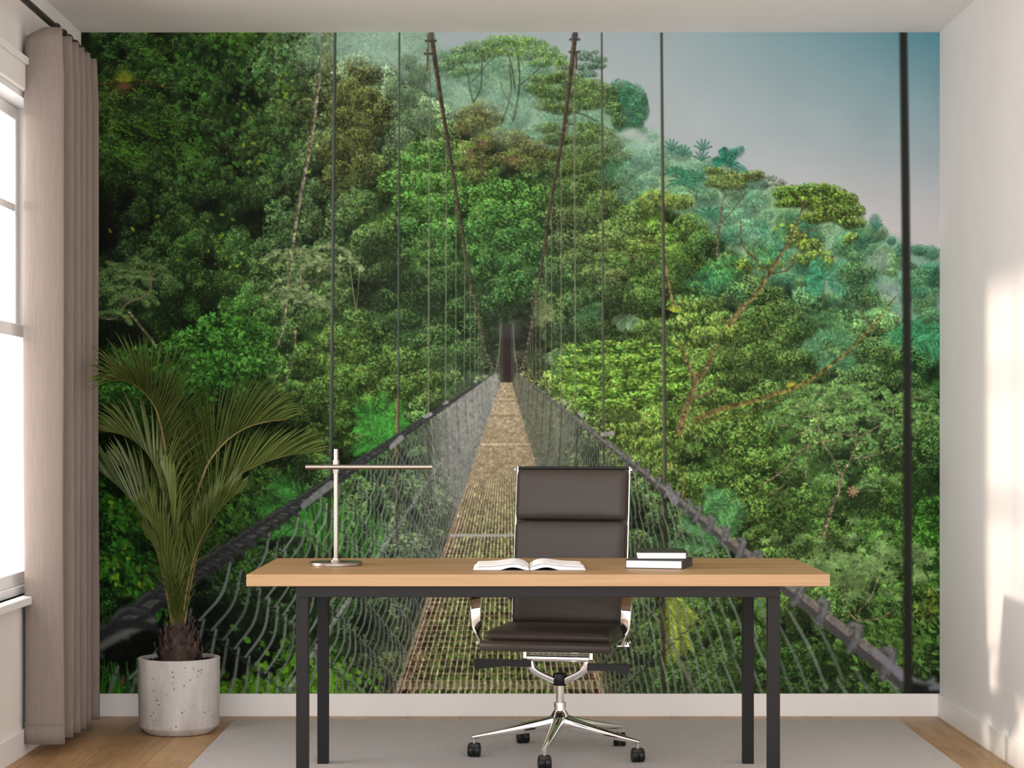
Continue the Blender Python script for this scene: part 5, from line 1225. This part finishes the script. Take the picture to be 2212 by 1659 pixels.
# ---------------------------------------------------------------- potted palm
def build_palm():
    PX, PY, PD = -1.353, -0.455, 8.07; kk = PD / 4301
    t = thing('potted_palm', 'tall feathery green palm in a pitted pale concrete cylinder pot by the curtain', 'plant', (PX, PY, 0))
    b = bmesh.new(); lathe(b, [(0, .002), (.130, .002), (.133, .004), (.1595, .029), (.1612, .032), (.1645, .29), (.1655, .3015), (.163, .3045), (.146, .3045), (.1435, .302), (.142, .27), (0, .27)], 72); obj('pot', b, M_CONC, t, auto=35)
    b = bmesh.new(); rnd = random.Random(2); rings = []
    lathe(b, [(0, .292), (.03, .293), (.06, .291), (.09, .290), (.12, .289), (.1405, .287)], 48)
    for v in b.verts: v.co.z += rnd.uniform(-.004, .004)
    for _ in range(220):
        a = rnd.uniform(0, 6.28); r = .138 * rnd.random() ** .5; s = rnd.uniform(.002, .006)
        g = bmesh.new(); bmesh.ops.create_icosphere(g, subdivisions=1, radius=s); xform(g, Matrix.Translation((r * math.cos(a), r * math.sin(a), .292))); join(b, g)
    obj('soil', b, M_SOIL, t)
    # husk: pointed overlapping scales round a short stump
    b = bmesh.new(); lathe(b, [(.078, .287), (.080, .31), (.066, .35), (.046, .395), (.026, .43), (0, .435)], 24)
    for i in range(46):
        lv = i / 46; z = .290 + .105 * lv; a = i * 2.39996; r = .082 - .050 * lv
        hgt = .060 + .035 * rnd.random(); w = .036 - .010 * lv; ca, sa = math.cos(a), math.sin(a)
        rows = []
        for k in range(6):
            f = k / 5; ww = w * (1 - f ** 1.6) * (.7 + .6 * math.sin(math.pi * min(1, f + .25))); rr = r + .004 + .010 * math.sin(f * 2.2) + .012 * f * f * (1 if rnd.random() < .6 else .2)
            zz = z + hgt * f
            rows.append([b.verts.new((rr * ca - q * ww * sa - .005 * abs(q) * ca, rr * sa + q * ww * ca - .005 * abs(q) * sa, zz)) for q in (-1, -.5, 0, .5, 1)])
        for r0, r1 in zip(rows, rows[1:]):
            for j in range(4): b.faces.new((r0[j], r0[j + 1], r1[j + 1], r1[j]))
    obj('husk_base', b, M_HUSK, t)

    def W(u, v, dy=0.0):                              # a point of the plant, measured from the pot's centre line
        k2 = (PD + dy) / 4301
        return Vector(((u - 1108) * k2 - PX, dy, 1.217 - (v - 933) * k2))

    def leaflet(b, p, d, side, L, w, droop, n=6):
        """narrow folded blade from p along d, bending down"""
        d = d.normalized(); rows = []; q = Vector(p)
        for k in range(n + 1):
            f = k / n; ww = w * (math.sin(math.pi * min(1, .22 + .78 * f)) ** .8 if f < .96 else .05)
            s = side - d * side.dot(d)
            s = s.normalized() if s.length > 1e-4 else Vector((0, 1, 0)); nn = d.cross(s)
            rows.append((b.verts.new(q - s * ww + nn * ww * .35), b.verts.new(q), b.verts.new(q + s * ww + nn * ww * .35)))
            q = q + d * (L / n); d = (d + Vector((0, 0, -droop * (.3 + f)))).normalized()
        for r0, r1 in zip(rows, rows[1:]):
            b.faces.new((r0[0], r0[1], r1[1], r1[0])); b.faces.new((r0[1], r0[2], r1[2], r1[1]))

    def frond(pts, side, nl, L, ang=38, phi=35, droop=.10, r0=.007, start=.12, both=1.0, tipL=.45, w=.0062, seed=1, twist=0.0):
        rn = random.Random(seed)
        path = spline([W(*p) for p in pts], 60)
        b = bmesh.new(); sb = bmesh.new()
        sweep(sb, path, [(q[0], q[1] * .8) for q in circ(1, 8)], up=(0, 1, 0.01), scale=[r0 * (1 - .82 * i / 59) for i in range(60)])
        for i in range(nl):
            f = start + (1 - start) * (i / (nl - 1)); x = f * 58.999; k = int(x); p = path[k].lerp(path[k + 1], x - k)
            T = (path[min(k + 2, 59)] - path[max(k - 1, 0)]).normalized()
            N = Vector((-T.z, 0, T.x)) * side                       # towards the upper side of the arch
            S = T.cross(N).normalized()
            ll = L * (math.sin(math.pi * (.16 + .70 * f)) ** .8) * (1 - (1 - tipL) * max(0, f - .75) / .25)
            a = R(ang * (1.08 - .45 * f) + rn.uniform(-5, 5))
            for sg in (1, -1):
                if sg < 0 and rn.random() > both: continue
                ph = R(phi + twist * f + rn.uniform(-9, 9))
                out = N * math.cos(ph) + S * (sg * math.sin(ph))
                dd = T * math.cos(a) + out * math.sin(a)
                leaflet(b, p + out * r0 * .4, dd, T.cross(out), ll * rn.uniform(.86, 1.1), w * rn.uniform(.85, 1.15), droop * rn.uniform(.6, 1.5))
        # leaflets closing the tip
        for j in range(4):
            T = (path[-1] - path[-4]).normalized(); leaflet(b, path[-1], T + Vector((0, rn.uniform(-.3, .3), rn.uniform(-.25, .25))), Vector((0, 1, 0)), L * tipL, w, droop)
        fo = obj('frond', b, M_LEAF, t, smooth=False); obj('stalk', sb, M_STALK, fo, smooth=True)

    # big arching frond to the left with tall upright blades
    frond([(378, 1362), (372, 1250), (366, 1110), (359, 990, -.03), (350, 930, -.07), (336, 882, -.12), (314, 850, -.19), (288, 830, -.26), (262, 821, -.32), (240, 822, -.38)], -1, 84, .30, 50, 24, .10, .0075, .10, seed=3, tipL=.55)
    # big arching frond to the right
    frond([(392, 1362), (398, 1240), (414, 1110), (434, 1040), (455, 992), (492, 950), (530, 925), (572, 912), (618, 906)], 1, 88, .31, 42, 24, .15, .0085, .06, seed=5, tipL=.5)
    # right lower frond
    frond([(396, 1362), (412, 1260), (438, 1150), (472, 1075), (520, 1025), (572, 998), (630, 982), (670, 978)], 1, 74, .27, 30, 34, .10, .006, .05, seed=8, tipL=.5)
    # left frond arching behind the curtain edge
    frond([(382, 1362, -.02), (375, 1245, -.04), (366, 1150, -.05), (355, 1078, -.04), (340, 1020, 0), (318, 978, .06), (288, 950, .12), (255, 936, .17), (228, 932, .2)], -1, 76, .27, 40, 34, .13, .0075, .06, seed=11, tipL=.55)
    # lower left
    frond([(374, 1362), (352, 1240, .02), (325, 1150, .06), (296, 1096, .1), (262, 1056, .15), (240, 1036, .18), (222, 1022, .2)], -1, 66, .25, 32, 40, .08, .006, .04, seed=14, tipL=.55)
    # inner and rear fronds filling the crown
    frond([(386, 1360, .03), (388, 1240, .06), (394, 1120, .09), (404, 1040, .12), (424, 975, .15), (452, 930, .18)], 1, 56, .26, 34, 45, .08, .0065, .08, seed=17)
    frond([(382, 1360, .03), (366, 1260, .07), (346, 1160, .12), (318, 1080, .16), (286, 1030, .2), (252, 1000, .22)], -1, 56, .24, 32, 45, .08, .006, .08, seed=19)
    frond([(390, 1360, -.03), (402, 1280, -.06), (420, 1200, -.09), (446, 1140, -.12), (478, 1095, -.14), (516, 1062, -.15)], 1, 56, .23, 34, 55, .06, .006, .03, seed=23)
    frond([(384, 1360, -.03), (376, 1290, -.07), (362, 1210, -.11), (340, 1150, -.14), (308, 1105, -.16)], -1, 52, .22, 36, 55, .06, .006, .03, seed=27)
    frond([(388, 1362, -.01), (396, 1300, -.02), (410, 1240, -.03), (428, 1190, -.03), (450, 1150, -.03)], 1, 46, .20, 40, 60, .05, .006, .02, both=1.0, seed=31)
    frond([(380, 1362, .0), (370, 1300, .0), (356, 1240, .0), (338, 1190, .0), (316, 1150, .0)], -1, 46, .20, 40, 60, .05, .006, .02, seed=33)
    frond([(384, 1362, -.04), (384, 1290, -.08), (380, 1210, -.10), (374, 1130, -.11), (366, 1060, -.10), (352, 1010, -.08)], -1, 54, .20, 30, 62, .05, .0065, .03, seed=37)
build_palm()
